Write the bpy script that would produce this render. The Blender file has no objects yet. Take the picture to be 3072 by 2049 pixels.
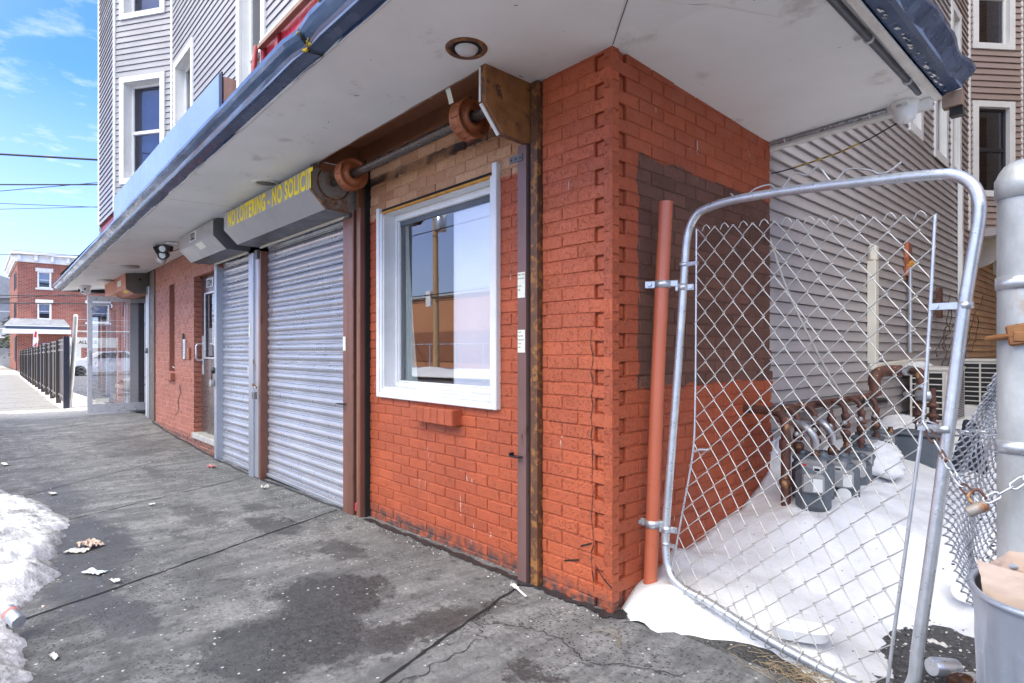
import bpy, bmesh, math, random
import numpy as np
from mathutils import Vector, Matrix, noise
random.seed(7)
R_=math.radians
# ---------------------------------------------------------------- camera, world, sun
sc=bpy.context.scene
cam=bpy.data.cameras.new('camera'); camo=bpy.data.objects.new('camera',cam); sc.collection.objects.link(camo)
cam.sensor_width=36; cam.lens=20.66; cam.shift_y=0.0089; cam.clip_start=.02; cam.clip_end=2000
camo.location=(1.693,-2.179,1.22); camo.rotation_euler=(R_(90),0,R_(47.54)); sc.camera=camo
SUN_EL,SUN_AZ=R_(38),R_(5)
w=bpy.data.worlds.new('World'); sc.world=w; w.use_nodes=True
nt=w.node_tree; nt.nodes.clear()
def N(t,ty,**k):
    n=t.nodes.new(ty)
    for a,b in k.items(): setattr(n,a,b)
    return n
sky=N(nt,'ShaderNodeTexSky',sky_type='NISHITA',sun_disc=False,sun_elevation=SUN_EL,sun_rotation=SUN_AZ,altitude=20,air_density=1.0,dust_density=.6,ozone_density=2.5)
bg=N(nt,'ShaderNodeBackground'); out=N(nt,'ShaderNodeOutputWorld'); bg.inputs[1].default_value=.15
tc=N(nt,'ShaderNodeTexCoord'); sep=N(nt,'ShaderNodeSeparateXYZ'); nt.links.new(tc.outputs['Generated'],sep.inputs[0])
# clouds: project the direction on a plane overhead
mx=N(nt,'ShaderNodeMath',operation='MAXIMUM'); nt.links.new(sep.outputs[2],mx.inputs[0]); mx.inputs[1].default_value=.04
dx=N(nt,'ShaderNodeMath',operation='DIVIDE'); dy=N(nt,'ShaderNodeMath',operation='DIVIDE')
nt.links.new(sep.outputs[0],dx.inputs[0]); nt.links.new(mx.outputs[0],dx.inputs[1]); nt.links.new(sep.outputs[1],dy.inputs[0]); nt.links.new(mx.outputs[0],dy.inputs[1])
cb=N(nt,'ShaderNodeCombineXYZ'); nt.links.new(dx.outputs[0],cb.inputs[0]); nt.links.new(dy.outputs[0],cb.inputs[1])
nz=N(nt,'ShaderNodeTexNoise'); nz.inputs['Scale'].default_value=5.5; nz.inputs['Detail'].default_value=9; nz.inputs['Roughness'].default_value=.62; nt.links.new(cb.outputs[0],nz.inputs['Vector'])
nz2=N(nt,'ShaderNodeTexNoise'); nz2.inputs['Scale'].default_value=1.3; nz2.inputs['Detail'].default_value=2; nt.links.new(cb.outputs[0],nz2.inputs['Vector'])
ad=N(nt,'ShaderNodeMath',operation='ADD'); nt.links.new(nz.outputs[0],ad.inputs[0]); nt.links.new(nz2.outputs[0],ad.inputs[1])
mr=N(nt,'ShaderNodeMapRange'); mr.inputs[1].default_value=1.0; mr.inputs[2].default_value=1.36; mr.inputs[4].default_value=.5; nt.links.new(ad.outputs[0],mr.inputs[0])
hz=N(nt,'ShaderNodeMapRange'); hz.inputs[1].default_value=.0; hz.inputs[2].default_value=.36; hz.inputs[3].default_value=.5; hz.inputs[4].default_value=0; nt.links.new(sep.outputs[2],hz.inputs[0])
mm=N(nt,'ShaderNodeMath',operation='MAXIMUM'); nt.links.new(mr.outputs[0],mm.inputs[0]); nt.links.new(hz.outputs[0],mm.inputs[1])
tint=N(nt,'ShaderNodeMixRGB',blend_type='MULTIPLY'); tint.inputs[0].default_value=1; tint.inputs[2].default_value=(.31,.52,.96,1); nt.links.new(sky.outputs[0],tint.inputs[1])
mixw=N(nt,'ShaderNodeMixRGB'); nt.links.new(mm.outputs[0],mixw.inputs[0]); nt.links.new(tint.outputs[0],mixw.inputs[1]); mixw.inputs[2].default_value=(3.3,3.4,3.6,1)
# bright cloud bank added behind the camera, unseen, to fill the shaded facade
cl=N(nt,'ShaderNodeMapRange'); cl.interpolation_type='SMOOTHSTEP'; cl.inputs[1].default_value=.15; cl.inputs[2].default_value=-.55; nt.links.new(sep.outputs[1],cl.inputs[0])
n3=N(nt,'ShaderNodeTexNoise'); n3.inputs['Scale'].default_value=2.2; n3.inputs['Detail'].default_value=6; nt.links.new(tc.outputs['Generated'],n3.inputs['Vector'])
c3=N(nt,'ShaderNodeMapRange'); c3.inputs[1].default_value=.36; c3.inputs[2].default_value=.52; c3.inputs[3].default_value=.45; nt.links.new(n3.outputs[0],c3.inputs[0])
ce=N(nt,'ShaderNodeMapRange'); ce.interpolation_type='SMOOTHSTEP'; ce.inputs[1].default_value=.36; ce.inputs[2].default_value=.62; ce.inputs[3].default_value=.08; nt.links.new(sep.outputs[2],ce.inputs[0])
ca=N(nt,'ShaderNodeMath',operation='MULTIPLY'); nt.links.new(cl.outputs[0],ca.inputs[0]); nt.links.new(ce.outputs[0],ca.inputs[1])
cm=N(nt,'ShaderNodeMath',operation='MULTIPLY'); nt.links.new(ca.outputs[0],cm.inputs[0]); nt.links.new(c3.outputs[0],cm.inputs[1])
mix3=N(nt,'ShaderNodeMixRGB'); nt.links.new(cm.outputs[0],mix3.inputs[0]); nt.links.new(mixw.outputs[0],mix3.inputs[1]); mix3.inputs[2].default_value=(16.0,15.5,14.0,1)
nt.links.new(mix3.outputs[0],bg.inputs[0]); nt.links.new(bg.outputs[0],out.inputs[0])
sd=bpy.data.lights.new('sun','SUN'); sd.energy=4.8; sd.angle=R_(.5); sd.color=(1,.93,.83); so=bpy.data.objects.new('sun',sd); sc.collection.objects.link(so)
sdir=Vector((math.sin(SUN_AZ)*math.cos(SUN_EL),math.cos(SUN_AZ)*math.cos(SUN_EL),math.sin(SUN_EL)))
so.rotation_euler=sdir.to_track_quat('Z','Y').to_euler()
sc.view_settings.view_transform='Standard'; sc.view_settings.look='None'; sc.view_settings.gamma=1; sc.view_settings.exposure=1.65
# ---------------------------------------------------------------- materials
def newmat(name):
    m=bpy.data.materials.new(name); m.use_nodes=True; t=m.node_tree; b=t.nodes['Principled BSDF']; return m,t,b
def pos(t): return N(t,'ShaderNodeNewGeometry').outputs['Position']
def noise_(t,scale,detail=4,rough=.55,vec=None,dist=0):
    n=N(t,'ShaderNodeTexNoise'); n.inputs['Scale'].default_value=scale; n.inputs['Detail'].default_value=detail; n.inputs['Roughness'].default_value=rough; n.inputs['Distortion'].default_value=dist
    t.links.new(vec if vec is not None else pos(t),n.inputs['Vector']); return n.outputs[0]
def ramp(t,fac,a,b,lo=0.,hi=1.):
    r=N(t,'ShaderNodeMapRange'); r.inputs[1].default_value=a; r.inputs[2].default_value=b; r.inputs[3].default_value=lo; r.inputs[4].default_value=hi; t.links.new(fac,r.inputs[0]); return r.outputs[0]
def mixc(t,fac,a,b,mode='MIX'):
    n=N(t,'ShaderNodeMixRGB',blend_type=mode)
    for i,v in ((0,fac),(1,a),(2,b)):
        if isinstance(v,(int,float)): n.inputs[i].default_value=v
        elif isinstance(v,(tuple,list)): n.inputs[i].default_value=(*v[:3],1)
        else: t.links.new(v,n.inputs[i])
    return n.outputs[0]
def math_(t,op,a,b=0.):
    n=N(t,'ShaderNodeMath',operation=op)
    for i,v in ((0,a),(1,b)):
        if isinstance(v,(int,float)): n.inputs[i].default_value=v
        else: t.links.new(v,n.inputs[i])
    return n.outputs[0]
def bump_(t,b,h,strength=.4,dist=.01):
    n=N(t,'ShaderNodeBump'); n.inputs['Strength'].default_value=strength; n.inputs['Distance'].default_value=dist; t.links.new(h,n.inputs['Height']); t.links.new(n.outputs[0],b.inputs['Normal'])
def surf(name,c1,c2=None,scale=3,rough=.6,metal=0,bump=0,bscale=40,spots=None,sscale=12,sth=(.62,.7),rvar=.1,spec=.5,stretch=None,tone=0):
    m,t,b=newmat(name); b.inputs['Metallic'].default_value=metal; b.inputs['Specular IOR Level'].default_value=spec
    if c2 is None: c2=tuple(x*.82 for x in c1)
    v=pos(t)
    if stretch:
        mp=N(t,'ShaderNodeMapping'); mp.inputs['Scale'].default_value=stretch; t.links.new(v,mp.inputs[0]); v=mp.outputs[0]
    n1=noise_(t,scale,5,.6,v); col=mixc(t,ramp(t,n1,.35,.65),c1,c2)
    if tone:
        a=N(t,'ShaderNodeAttribute',attribute_name='tone'); col=mixc(t,1.,col,mixc(t,a.outputs['Fac'],(1-tone,)*3,(1+tone,)*3),'MULTIPLY')
    if spots: col=mixc(t,ramp(t,noise_(t,sscale,6,.65,v),*sth),col,spots)
    t.links.new(col,b.inputs['Base Color'])
    t.links.new(ramp(t,noise_(t,scale*3+1,3,.6,v),.3,.7,max(rough-rvar,.03),min(rough+rvar,1)),b.inputs['Roughness'])
    if bump: bump_(t,b,noise_(t,bscale,5,.6,v),bump,.004)
    return m
M={}
def brickpaint(name,c1,c2,dark=False,tan=False):
    m,t,b=newmat(name); p=pos(t)
    a=N(t,'ShaderNodeAttribute',attribute_name='tone').outputs['Fac']
    col=mixc(t,ramp(t,noise_(t,2.2,4),.35,.65),c1,c2)
    col=mixc(t,.4,col,mixc(t,a,tuple(x*.8 for x in c1),tuple(min(1,x*1.2) for x in c1)))
    s=N(t,'ShaderNodeSeparateXYZ'); t.links.new(p,s.inputs[0])
    wob=noise_(t,9,3)
    if dark:   # brown patch painted over graffiti on the side wall
        y=math_(t,'ADD',s.outputs[1],math_(t,'MULTIPLY',wob,.09)); z=math_(t,'ADD',s.outputs[2],math_(t,'MULTIPLY',wob,.08))
        f=math_(t,'MULTIPLY',ramp(t,y,.245,.252),math_(t,'MULTIPLY',ramp(t,z,1.07,1.08),ramp(t,z,2.22,2.23,1,0)))
        col=mixc(t,f,col,mixc(t,a,(.10,.042,.027),(.15,.062,.04)))
    if tan:    # bare tan bricks where the old shutter box used to be, with a sooty course
        z=math_(t,'ADD',s.outputs[2],math_(t,'MULTIPLY',noise_(t,14,2),.05))
        xx=math_(t,'ADD',s.outputs[0],math_(t,'MULTIPLY',wob,.03))
        f=math_(t,'MULTIPLY',ramp(t,z,2.225,2.24),ramp(t,xx,-.46,-.455,1,0))
        tn=mixc(t,a,(.42,.20,.10),(.62,.35,.20))
        sm=math_(t,'MULTIPLY',ramp(t,z,2.475,2.485),ramp(t,z,2.54,2.55,1,0))
        tn=mixc(t,math_(t,'MULTIPLY',sm,ramp(t,noise_(t,3.5,3),.4,.55)),tn,(.05,.026,.022))
        tn=mixc(t,ramp(t,z,2.62,2.70),tn,(.09,.035,.018))
        col=mixc(t,f,col,tn)
    mp0=N(t,'ShaderNodeMapping'); mp0.inputs['Scale'].default_value=(60,60,42); t.links.new(p,mp0.inputs[0]); col=mixc(t,ramp(t,noise_(t,1,3,.6,mp0.outputs[0],1.2),.60,.68,0,.45),col,tuple(x*.35 for x in c2))
    # paint chips and drips
    chips=ramp(t,noise_(t,55,4,.7),.73,.76)
    mp=N(t,'ShaderNodeMapping'); mp.inputs['Scale'].default_value=(38,38,5); t.links.new(p,mp.inputs[0])
    drips=math_(t,'MULTIPLY',ramp(t,noise_(t,1,2,.5,mp.outputs[0]),.70,.73),ramp(t,noise_(t,2.3,2),.56,.6))
    col=mixc(t,math_(t,'MAXIMUM',chips,math_(t,'MULTIPLY',drips,.75)),col,(.62,.5,.46))
    col=mixc(t,math_(t,'MULTIPLY',ramp(t,s.outputs[2],.02,.1,1,0),ramp(t,noise_(t,20,4),.35,.6)),col,(.07,.05,.045))
    t.links.new(col,b.inputs['Base Color']); t.links.new(ramp(t,noise_(t,6,3),.3,.7,.42,.68),b.inputs['Roughness'])
    mp2=N(t,'ShaderNodeMapping'); mp2.inputs['Scale'].default_value=(60,60,42); t.links.new(p,mp2.inputs[0])
    h=math_(t,'ADD',math_(t,'MULTIPLY',ramp(t,noise_(t,1,3,.6,mp2.outputs[0],1.2),.52,.68,1,0),1.),noise_(t,130,3))
    bump_(t,b,h,.8,.004); return m
M['brick']=brickpaint('painted red brick',(.45,.098,.036),(.36,.072,.027))
M['brick_side']=brickpaint('painted red brick with brown patch',(.39,.082,.03),(.31,.062,.024),dark=True)
M['brick_tan']=brickpaint('painted red brick below bare tan brick',(.44,.092,.033),(.35,.068,.025),tan=True)
M['brick_pale']=brickpaint('faded red painted brick',(.40,.145,.095),(.33,.11,.07))
M['mortar']=surf('painted mortar',(.36,.075,.03),(.31,.06,.025),6,.6,bump=.5,bscale=90)
M['mortar_pale']=surf('pale painted mortar',(.50,.23,.17),(.44,.19,.13),6,.6,bump=.5,bscale=90)
M['soffit']=surf('white painted soffit',(.82,.83,.83),(.73,.74,.74),1.3,.45,bump=.22,bscale=9,spots=(.48,.46,.44),sscale=3.2,sth=(.60,.74))
M['lip']=surf('white trim paint',(.75,.74,.71),(.62,.6,.57),5,.45,spots=(.35,.3,.25),sscale=20,sth=(.68,.76))
M['blue']=surf('blue gutter with painted shade',(.022,.058,.15),(.012,.035,.10),4,.3,.0,bump=.15,bscale=12,spots=(.10,.17,.28),sscale=7,sth=(.6,.75),spec=.6)  # gutter underside, darkened in colour to stand for shade
M['gutter']=surf('weathered blue gutter paint',(.13,.20,.33),(.04,.075,.15),4,.2,.3,bump=.25,bscale=9,spots=(.08,.06,.045),sscale=8,sth=(.62,.72),stretch=(.6,3,3))
M['moss']=surf('yellow moss and rust',(.75,.5,.03),(.1,.09,.02),60,.9,bump=.8,bscale=120)
M['panelblue']=surf('pale blue sign panel and painted gutter highlight',(.24,.34,.52),(.20,.29,.46),1.5,.35,bump=.06,bscale=5,spots=(.75,.78,.8),sscale=16,sth=(.74,.78))
M['navy']=surf('navy sheet edge',(.015,.02,.05),None,4,.4)
M['wood']=surf('weathered wood',(.36,.25,.19),(.25,.17,.13),18,.8,stretch=(1,1,.1),bump=.3)
M['redpanel']=surf('red awning panel',(.72,.03,.05),(.62,.08,.14),1.2,.35,spots=(.75,.45,.5),sscale=2.2,sth=(.56,.72))
M['redframe']=surf('dark red frame',(.30,.02,.03),None,5,.45)
M['siding']=surf('grey vinyl siding',(.31,.305,.33),(.285,.28,.30),.8,.42,bump=.06,bscale=30)
M['siding_bounce']=surf('vinyl siding with painted warm cast',(.37,.285,.25),(.34,.26,.23),.8,.42,bump=.06,bscale=30)  # same siding, browned in colour to stand for warm bounce light
M['siding_glow']=surf('vinyl siding with painted orange glow',(.50,.27,.12),(.44,.235,.10),.8,.42,bump=.06,bscale=30)  # same siding, coloured orange to stand for sun and bounce light
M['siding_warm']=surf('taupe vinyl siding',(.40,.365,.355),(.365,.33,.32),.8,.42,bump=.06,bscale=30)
M['white']=surf('white vinyl trim',(.80,.80,.79),(.73,.73,.72),4,.4,spots=(.5,.48,.45),sscale=18,sth=(.76,.82))
M['whiteold']=surf('aged white frame paint',(.76,.76,.76),(.66,.66,.67),5,.42,bump=.12,bscale=25,spots=(.25,.22,.2),sscale=26,sth=(.72,.78))
M['dark']=surf('dark interior',(.02,.022,.025),None,3,.8)
M['blinddark']=surf('slate blue blind',(.13,.16,.30),(.09,.11,.22),2,.6)
M['darkframe']=surf('black window sash',(.03,.03,.035),None,3,.4)
M['roomtan']=surf('tan room wall',(.50,.30,.17),(.42,.25,.14),1.4,.8)
M['board']=surf('white textured insulation board',(.88,.89,.90),(.84,.85,.87),3,.8,bump=1.0,bscale=55,spots=(.45,.47,.5),sscale=45,sth=(.66,.7))
M['curtain']=surf('pale green curtain',(.45,.52,.47),(.38,.45,.4),3,.8)
M['foam']=surf('amber foam sealant',(.62,.30,.05),(.45,.2,.04),25,.8,bump=.6)
M['rust']=surf('rusty brown steel',(.17,.075,.035),(.095,.042,.026),7,.6,.25,bump=.4,bscale=70,spots=(.32,.14,.04),sscale=22,sth=(.52,.6))
M['rustplate']=surf('ochre rusted plate',(.29,.13,.04),(.17,.065,.022),9,.55,.15,bump=.5,bscale=80,spots=(.07,.03,.015),sscale=14,sth=(.56,.66))
M['rustgrey']=surf('grey plate flaking to rust',(.34,.30,.26),(.26,.23,.20),4,.5,.3,bump=.3,bscale=40,spots=(.22,.09,.035),sscale=6,sth=(.5,.6))
M['postbrown']=surf('brown painted steel post',(.20,.115,.105),(.15,.08,.07),3,.38,.2,bump=.15,bscale=60,spots=(.10,.04,.025),sscale=16,sth=(.6,.68),stretch=(1,1,.3))
M['drum']=surf('red oxide drum paint',(.40,.13,.05),(.28,.085,.035),8,.42,.2,bump=.2,spots=(.10,.04,.025),sscale=20,sth=(.6,.66))
M['shaft']=surf('dark steel shaft',(.12,.10,.09),(.09,.075,.07),4,.3,.7,spots=(.24,.10,.04),sscale=3,sth=(.60,.75))
M['housing']=surf('brown housing sheet',(.26,.105,.05),(.20,.08,.04),2,.55,bump=.1)
M['slat']=surf('galvanised shutter slats',(.48,.49,.52),(.40,.41,.45),1.8,.33,.55,bump=.2,bscale=14,spots=(.34,.34,.36),sscale=24,sth=(.68,.78))
M['hoodgrey']=surf('grey hood sheet',(.42,.41,.41),(.36,.35,.35),2,.38,.35,bump=.06,bscale=8,spots=(.62,.62,.62),sscale=11,sth=(.7,.78))
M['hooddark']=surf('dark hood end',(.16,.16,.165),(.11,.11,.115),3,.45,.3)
M['hoodred']=surf('faded red oxide hood',(.50,.15,.07),(.40,.11,.05),3,.45,bump=.05,spots=(.6,.3,.2),sscale=14,sth=(.7,.76))
M['hoodplate']=surf('grey brown hood end plate',(.15,.12,.10),(.11,.09,.075),3,.55,.2,bump=.12)
M['railgrey']=surf('grey guide rail',(.45,.47,.52),(.36,.38,.43),2,.36,.5,bump=.15,spots=(.28,.17,.1),sscale=14,sth=(.64,.72),stretch=(1,1,.4))
M['railred']=surf('copper brown guide rail',(.25,.115,.08),(.17,.075,.055),3,.38,.35,bump=.12,spots=(.12,.05,.03),sscale=14,sth=(.62,.7),stretch=(1,1,.3))
M['yellow']=surf('yellow vinyl lettering',(1.0,.78,.0),None,3,.45)
M['black']=surf('black lettering',(.012,.012,.012),None,3,.5)
M['plate']=surf('number plate white',(.72,.72,.70),None,3,.5)
M['sticker']=surf('cream sticker',(.75,.74,.62),(.68,.68,.58),20,.5)
M['steeldoor']=surf('brushed dark door',(.17,.14,.13),(.12,.10,.10),1.6,.3,.5,bump=.06,bscale=30)
M['alu']=surf('aluminium',(.66,.65,.66),(.56,.55,.57),4,.32,.6,bump=.06,spots=(.4,.36,.33),sscale=20,sth=(.68,.75))
M['galv']=surf('galvanised tube',(.60,.62,.65),(.48,.50,.53),14,.34,.7,bump=.25,bscale=45,spots=(.80,.80,.78),sscale=26,sth=(.66,.74))
M['wire']=surf('galvanised wire',(.56,.55,.52),(.42,.41,.39),10,.38,.6)
M['galvpost']=surf('weathered galvanised post',(.50,.51,.50),(.33,.335,.33),7,.5,.35,bump=.5,bscale=45,spots=(.34,.22,.12),sscale=6,sth=(.6,.72),stretch=(1,1,.5))
M['pipered']=surf('red oxide painted pipe',(.52,.14,.075),(.46,.12,.06),4,.33,bump=.08,spots=(.72,.6,.55),sscale=38,sth=(.74,.77),stretch=(1,1,.35))
M['plasticwhite']=surf('white plastic',(.80,.80,.79),None,3,.35)
M['plasticblack']=surf('black plastic',(.018,.018,.02),None,3,.35)
M['lens']=surf('lamp lens',(.75,.78,.80),(.6,.63,.66),9,.12)
M['glassdome']=surf('frosted bulb',(.62,.62,.64),None,3,.1)
M['conduit']=surf('grey conduit',(.42,.43,.46),(.33,.34,.37),5,.3,.7)
M['conduitdark']=surf('dark conduit',(.10,.11,.14),(.07,.08,.10),5,.4,.5)
M['cream']=surf('cream line cover',(.66,.62,.53),(.58,.54,.46),3,.45)
M['cable']=surf('black cable',(.02,.02,.022),None,3,.6)
M['cableyel']=surf('yellow tape',(.75,.50,.02),(.1,.07,.02),30,.5)
M['metergrey']=surf('grey meter casting',(.115,.13,.15),(.075,.09,.105),5,.5,.1,bump=.15)
M['meterlid']=surf('pale meter index box',(.34,.33,.32),(.26,.26,.26),8,.35)
M['rustpipe']=surf('rusty gas pipe',(.14,.058,.038),(.075,.034,.026),14,.6,.2,bump=.5,bscale=90,spots=(.45,.24,.10),sscale=20,sth=(.58,.66))
M['zinc']=surf('zinc fitting',(.50,.50,.50),(.36,.36,.36),18,.35,.7,bump=.2)
M['ac']=surf('beige air conditioner casing',(.56,.53,.48),(.48,.45,.41),3,.5,bump=.05)
M['cloth']=surf('navy cloth',(.018,.022,.035),(.012,.014,.024),9,.9,bump=.6,bscale=25)
M['canmetal']=surf('galvanised trash can',(.44,.48,.55),(.34,.38,.45),5,.36,.6,bump=.2,bscale=12,spots=(.62,.65,.7),sscale=16,sth=(.64,.72))
M['paper']=surf('brown kraft paper',(.58,.45,.37),(.48,.36,.29),4,.75,bump=.5,bscale=10)
M['yellowlabel']=surf('yellow label',(.9,.60,.04),None,4,.5)
M['bottle']=surf('brown glass',(.05,.018,.008),None,3,.05,spec=.8)
M['litter']=surf('crumpled litter paper',(.62,.60,.55),(.45,.42,.38),30,.8,bump=.6)
M['litterblue']=surf('pale blue wrapper',(.50,.62,.64),(.62,.62,.6),25,.7)
M['litterred']=surf('pink wrapper',(.65,.25,.22),None,25,.7)
M['crack']=surf('dark crack',(.012,.011,.010),None,3,.95)
M['tar']=surf('black tar seam',(.020,.020,.023),(.035,.035,.038),20,.45,bump=.7,bscale=40)
M['cutstone']=surf('pale stone sill',(.42,.41,.38),(.32,.31,.29),10,.8,bump=.5)
M['fenceblack']=surf('black vinyl fence',(.05,.04,.035),(.035,.03,.027),3,.38,bump=.1,stretch=(6,6,.4))
M['fencepale']=surf('fence rail',(.20,.17,.15),None,3,.4)
M['fencenavy']=surf('dark post',(.02,.023,.04),None,3,.35)
M['banner']=surf('white banner',(.78,.78,.76),None,3,.6)
M['orangebrick']=surf('orange brown render',(.42,.19,.09),(.36,.16,.075),.5,.8,bump=.2)
M['tanbrick']=None
M['shopawning']=surf('grey shingle awning',(.17,.18,.20),(.12,.125,.14),3,.8,bump=.3)
M['asphaltroof']=surf('grey shingles',(.30,.31,.33),(.22,.23,.25),3,.8,bump=.3)
M['blueroof']=surf('dark blue awning',(.03,.05,.09),None,3,.6)
M['bark']=surf('bark',(.12,.085,.06),(.08,.06,.045),12,.9,bump=.6,stretch=(1,1,.2))
M['polewood']=surf('pole wood',(.42,.27,.14),(.32,.20,.10),5,.8,bump=.2,stretch=(1,1,.1))
M['needles']=surf('conifer needles',(.05,.075,.045),(.09,.10,.045),.5,.8)
M['straw']=surf('dead grass',(.38,.29,.18),(.26,.19,.11),30,.9)
M['fargrey']=surf('grey clapboard far',(.36,.37,.38),(.30,.31,.32),2,.7)
M['vanwhite']=surf('white car paint',(.72,.73,.74),None,2,.2,spec=.7)
M['tire']=surf('tyre rubber',(.02,.02,.02),None,3,.8)
M['signred']=surf('sign red',(.6,.03,.03),None,3,.4)
def glassmat(name,refl=.25,tint=(.9,.93,.95),rough=.0):
    m,t,b=newmat(name); t.nodes.remove(b); o=t.nodes['Material Output']
    g=N(t,'ShaderNodeBsdfGlossy'); g.inputs['Roughness'].default_value=rough; g.inputs[0].default_value=(.95,.96,1,1)
    tr=N(t,'ShaderNodeBsdfTransparent'); tr.inputs[0].default_value=(*tint,1)
    fr=N(t,'ShaderNodeFresnel'); fr.inputs[0].default_value=1.5
    f=math_(t,'MINIMUM',math_(t,'ADD',fr.outputs[0],refl),1.); mx=N(t,'ShaderNodeMixShader')
    bp=N(t,'ShaderNodeBump'); bp.inputs['Strength'].default_value=.02; bp.inputs['Distance'].default_value=.01; t.links.new(noise_(t,1.4,1),bp.inputs['Height']); t.links.new(bp.outputs[0],g.inputs['Normal'])
    t.links.new(f,mx.inputs[0]); t.links.new(tr.outputs[0],mx.inputs[1]); t.links.new(g.outputs[0],mx.inputs[2]); t.links.new(mx.outputs[0],o.inputs[0]); return m
M['glass']=glassmat('window glass',.09,(1,1,1))
M['glassdoor']=glassmat('door glass',.38,(.8,.82,.84))
M['mirror']=glassmat('upper window glass',.05,(.75,.8,.9))
def snowmat(name,dirt=.5):
    m,t,b=newmat(name); c=mixc(t,ramp(t,noise_(t,1.5,4),.4,.65),(.76,.76,.76),(.66,.665,.68))
    c=mixc(t,math_(t,'MULTIPLY',ramp(t,noise_(t,2.6,8,.78),.46,.58),dirt),c,(.34,.335,.33))
    c=mixc(t,math_(t,'MULTIPLY',ramp(t,noise_(t,30,6,.75),.60,.66),min(1,dirt*1.3)),c,(.12,.11,.10))
    t.links.new(c,b.inputs['Base Color']); b.inputs['Roughness'].default_value=.75; b.inputs['Subsurface Weight'].default_value=0
    bump_(t,b,math_(t,'ADD',noise_(t,7,6,.65),math_(t,'MULTIPLY',noise_(t,60,4),.3)),.6,.03 if dirt>.4 else .012); return m
M['snow']=snowmat('clean snow',.14); M['snowdirty']=snowmat('dirty melting snow',1.); M['snowfar']=snowmat('far snow',.2)
def concrete():
    m,t,b=newmat('stained concrete'); p=pos(t)
    big=noise_(t,1.1,6,.6); mid=noise_(t,6.5,10,.74,None,.3); fine=noise_(t,48,8,.8)
    c=mixc(t,ramp(t,big,.35,.65),(.175,.177,.18),(.28,.28,.278)); c=mixc(t,ramp(t,mid,.46,.60,0,.75),c,(.095,.095,.096))
    mp=N(t,'ShaderNodeMapping'); mp.inputs['Rotation'].default_value=(0,0,R_(22)); mp.inputs['Scale'].default_value=(6,1.0,1); t.links.new(p,mp.inputs[0])
    c=mixc(t,math_(t,'MULTIPLY',ramp(t,noise_(t,1,8,.7,mp.outputs[0]),.45,.60),.6),c,(.065,.065,.068))
    # oil and water stains with their own outlines
    wv=N(t,'ShaderNodeTexNoise'); wv.inputs['Scale'].default_value=3.6; wv.inputs['Detail'].default_value=10; wv.inputs['Roughness'].default_value=.78; t.links.new(p,wv.inputs['Vector'])
    vm=N(t,'ShaderNodeVectorMath',operation='MULTIPLY_ADD'); t.links.new(wv.outputs['Color'],vm.inputs[0]); vm.inputs[1].default_value=(.75,.75,0); t.links.new(p,vm.inputs[2])
    tot=None
    for x,y,rx,ry,a in ((-1.1,-.80,.34,.26,1),(-.78,-1.1,.36,.22,1),(-.5,-.72,.14,.28,.9),(-.78,-1.36,.34,.18,.9),(-2.62,-.55,.32,.14,.8),(-3.1,-1.62,.8,.22,.8),(-1.9,-1.2,.5,.14,.4),(-4.9,-1.6,.9,.16,.6),(.35,-1.0,.26,.2,.8),(-2.2,-1.75,.8,.16,.8),(-.45,-.5,.06,.3,.8),(-3.4,-.9,.5,.12,.6),(-7.5,-.7,1.,.35,.4),(-1.75,-.45,.22,.12,.8),(-1.55,-1.65,.3,.10,.7),(.1,-.62,.12,.09,.9),(-3.3,-.45,.22,.10,.7),(-2.9,-1.15,.28,.07,.6),(-5.6,-.75,.5,.10,.55)):
        v=N(t,'ShaderNodeVectorMath',operation='SUBTRACT'); t.links.new(vm.outputs[0],v.inputs[0]); v.inputs[1].default_value=(x+.375,y+.375,0)
        s=N(t,'ShaderNodeVectorMath',operation='MULTIPLY'); t.links.new(v.outputs[0],s.inputs[0]); s.inputs[1].default_value=(1/rx,1/ry,0)
        l=N(t,'ShaderNodeVectorMath',operation='LENGTH'); t.links.new(s.outputs[0],l.inputs[0])
        f=ramp(t,l.outputs['Value'],.85,1.08,a,0); tot=f if tot is None else math_(t,'MAXIMUM',tot,f)
    c=mixc(t,math_(t,'MULTIPLY',tot,.88),c,(.018,.0185,.020))
    sx=N(t,'ShaderNodeSeparateXYZ'); t.links.new(p,sx.inputs[0])
    c=mixc(t,math_(t,'MULTIPLY',ramp(t,sx.outputs[1],-1.95,-1.35,.9,0),ramp(t,mid,.35,.55)),c,(.05,.05,.052))
    far=math_(t,'MULTIPLY',ramp(t,sx.outputs[0],-13,-11,1,0),.75); c=mixc(t,far,c,(.62,.57,.50))  # pavement past the shadow edge coloured paler and warmer to look sunlit
    # aggregate: dark and light chips
    vo=N(t,'ShaderNodeTexVoronoi'); vo.inputs['Scale'].default_value=62; t.links.new(p,vo.inputs['Vector'])
    sr=N(t,'ShaderNodeSeparateColor'); t.links.new(vo.outputs['Color'],sr.inputs[0])
    near=ramp(t,vo.outputs['Distance'],.32,.42,1,0)
    worn=ramp(t,noise_(t,1.7,4,.6),.42,.58,.12,1)
    dk=math_(t,'MULTIPLY',math_(t,'MULTIPLY',near,ramp(t,sr.outputs[0],.52,.56)),worn); lt=math_(t,'MULTIPLY',near,ramp(t,sr.outputs[1],.978,.985))
    gum=math_(t,'MULTIPLY',ramp(t,noise_(t,15,3,.5),.64,.665),.8); c=mixc(t,gum,c,(.05,.05,.052))
    c=mixc(t,math_(t,'MULTIPLY',dk,.85),c,(.014,.014,.015)); c=mixc(t,math_(t,'MULTIPLY',lt,.9),c,(.62,.61,.58))
    c=mixc(t,ramp(t,fine,.46,.58,.0,.62),c,(.09,.09,.09))
    t.links.new(c,b.inputs['Base Color']); t.links.new(ramp(t,tot,0,1,.8,.5),b.inputs['Roughness'])
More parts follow.
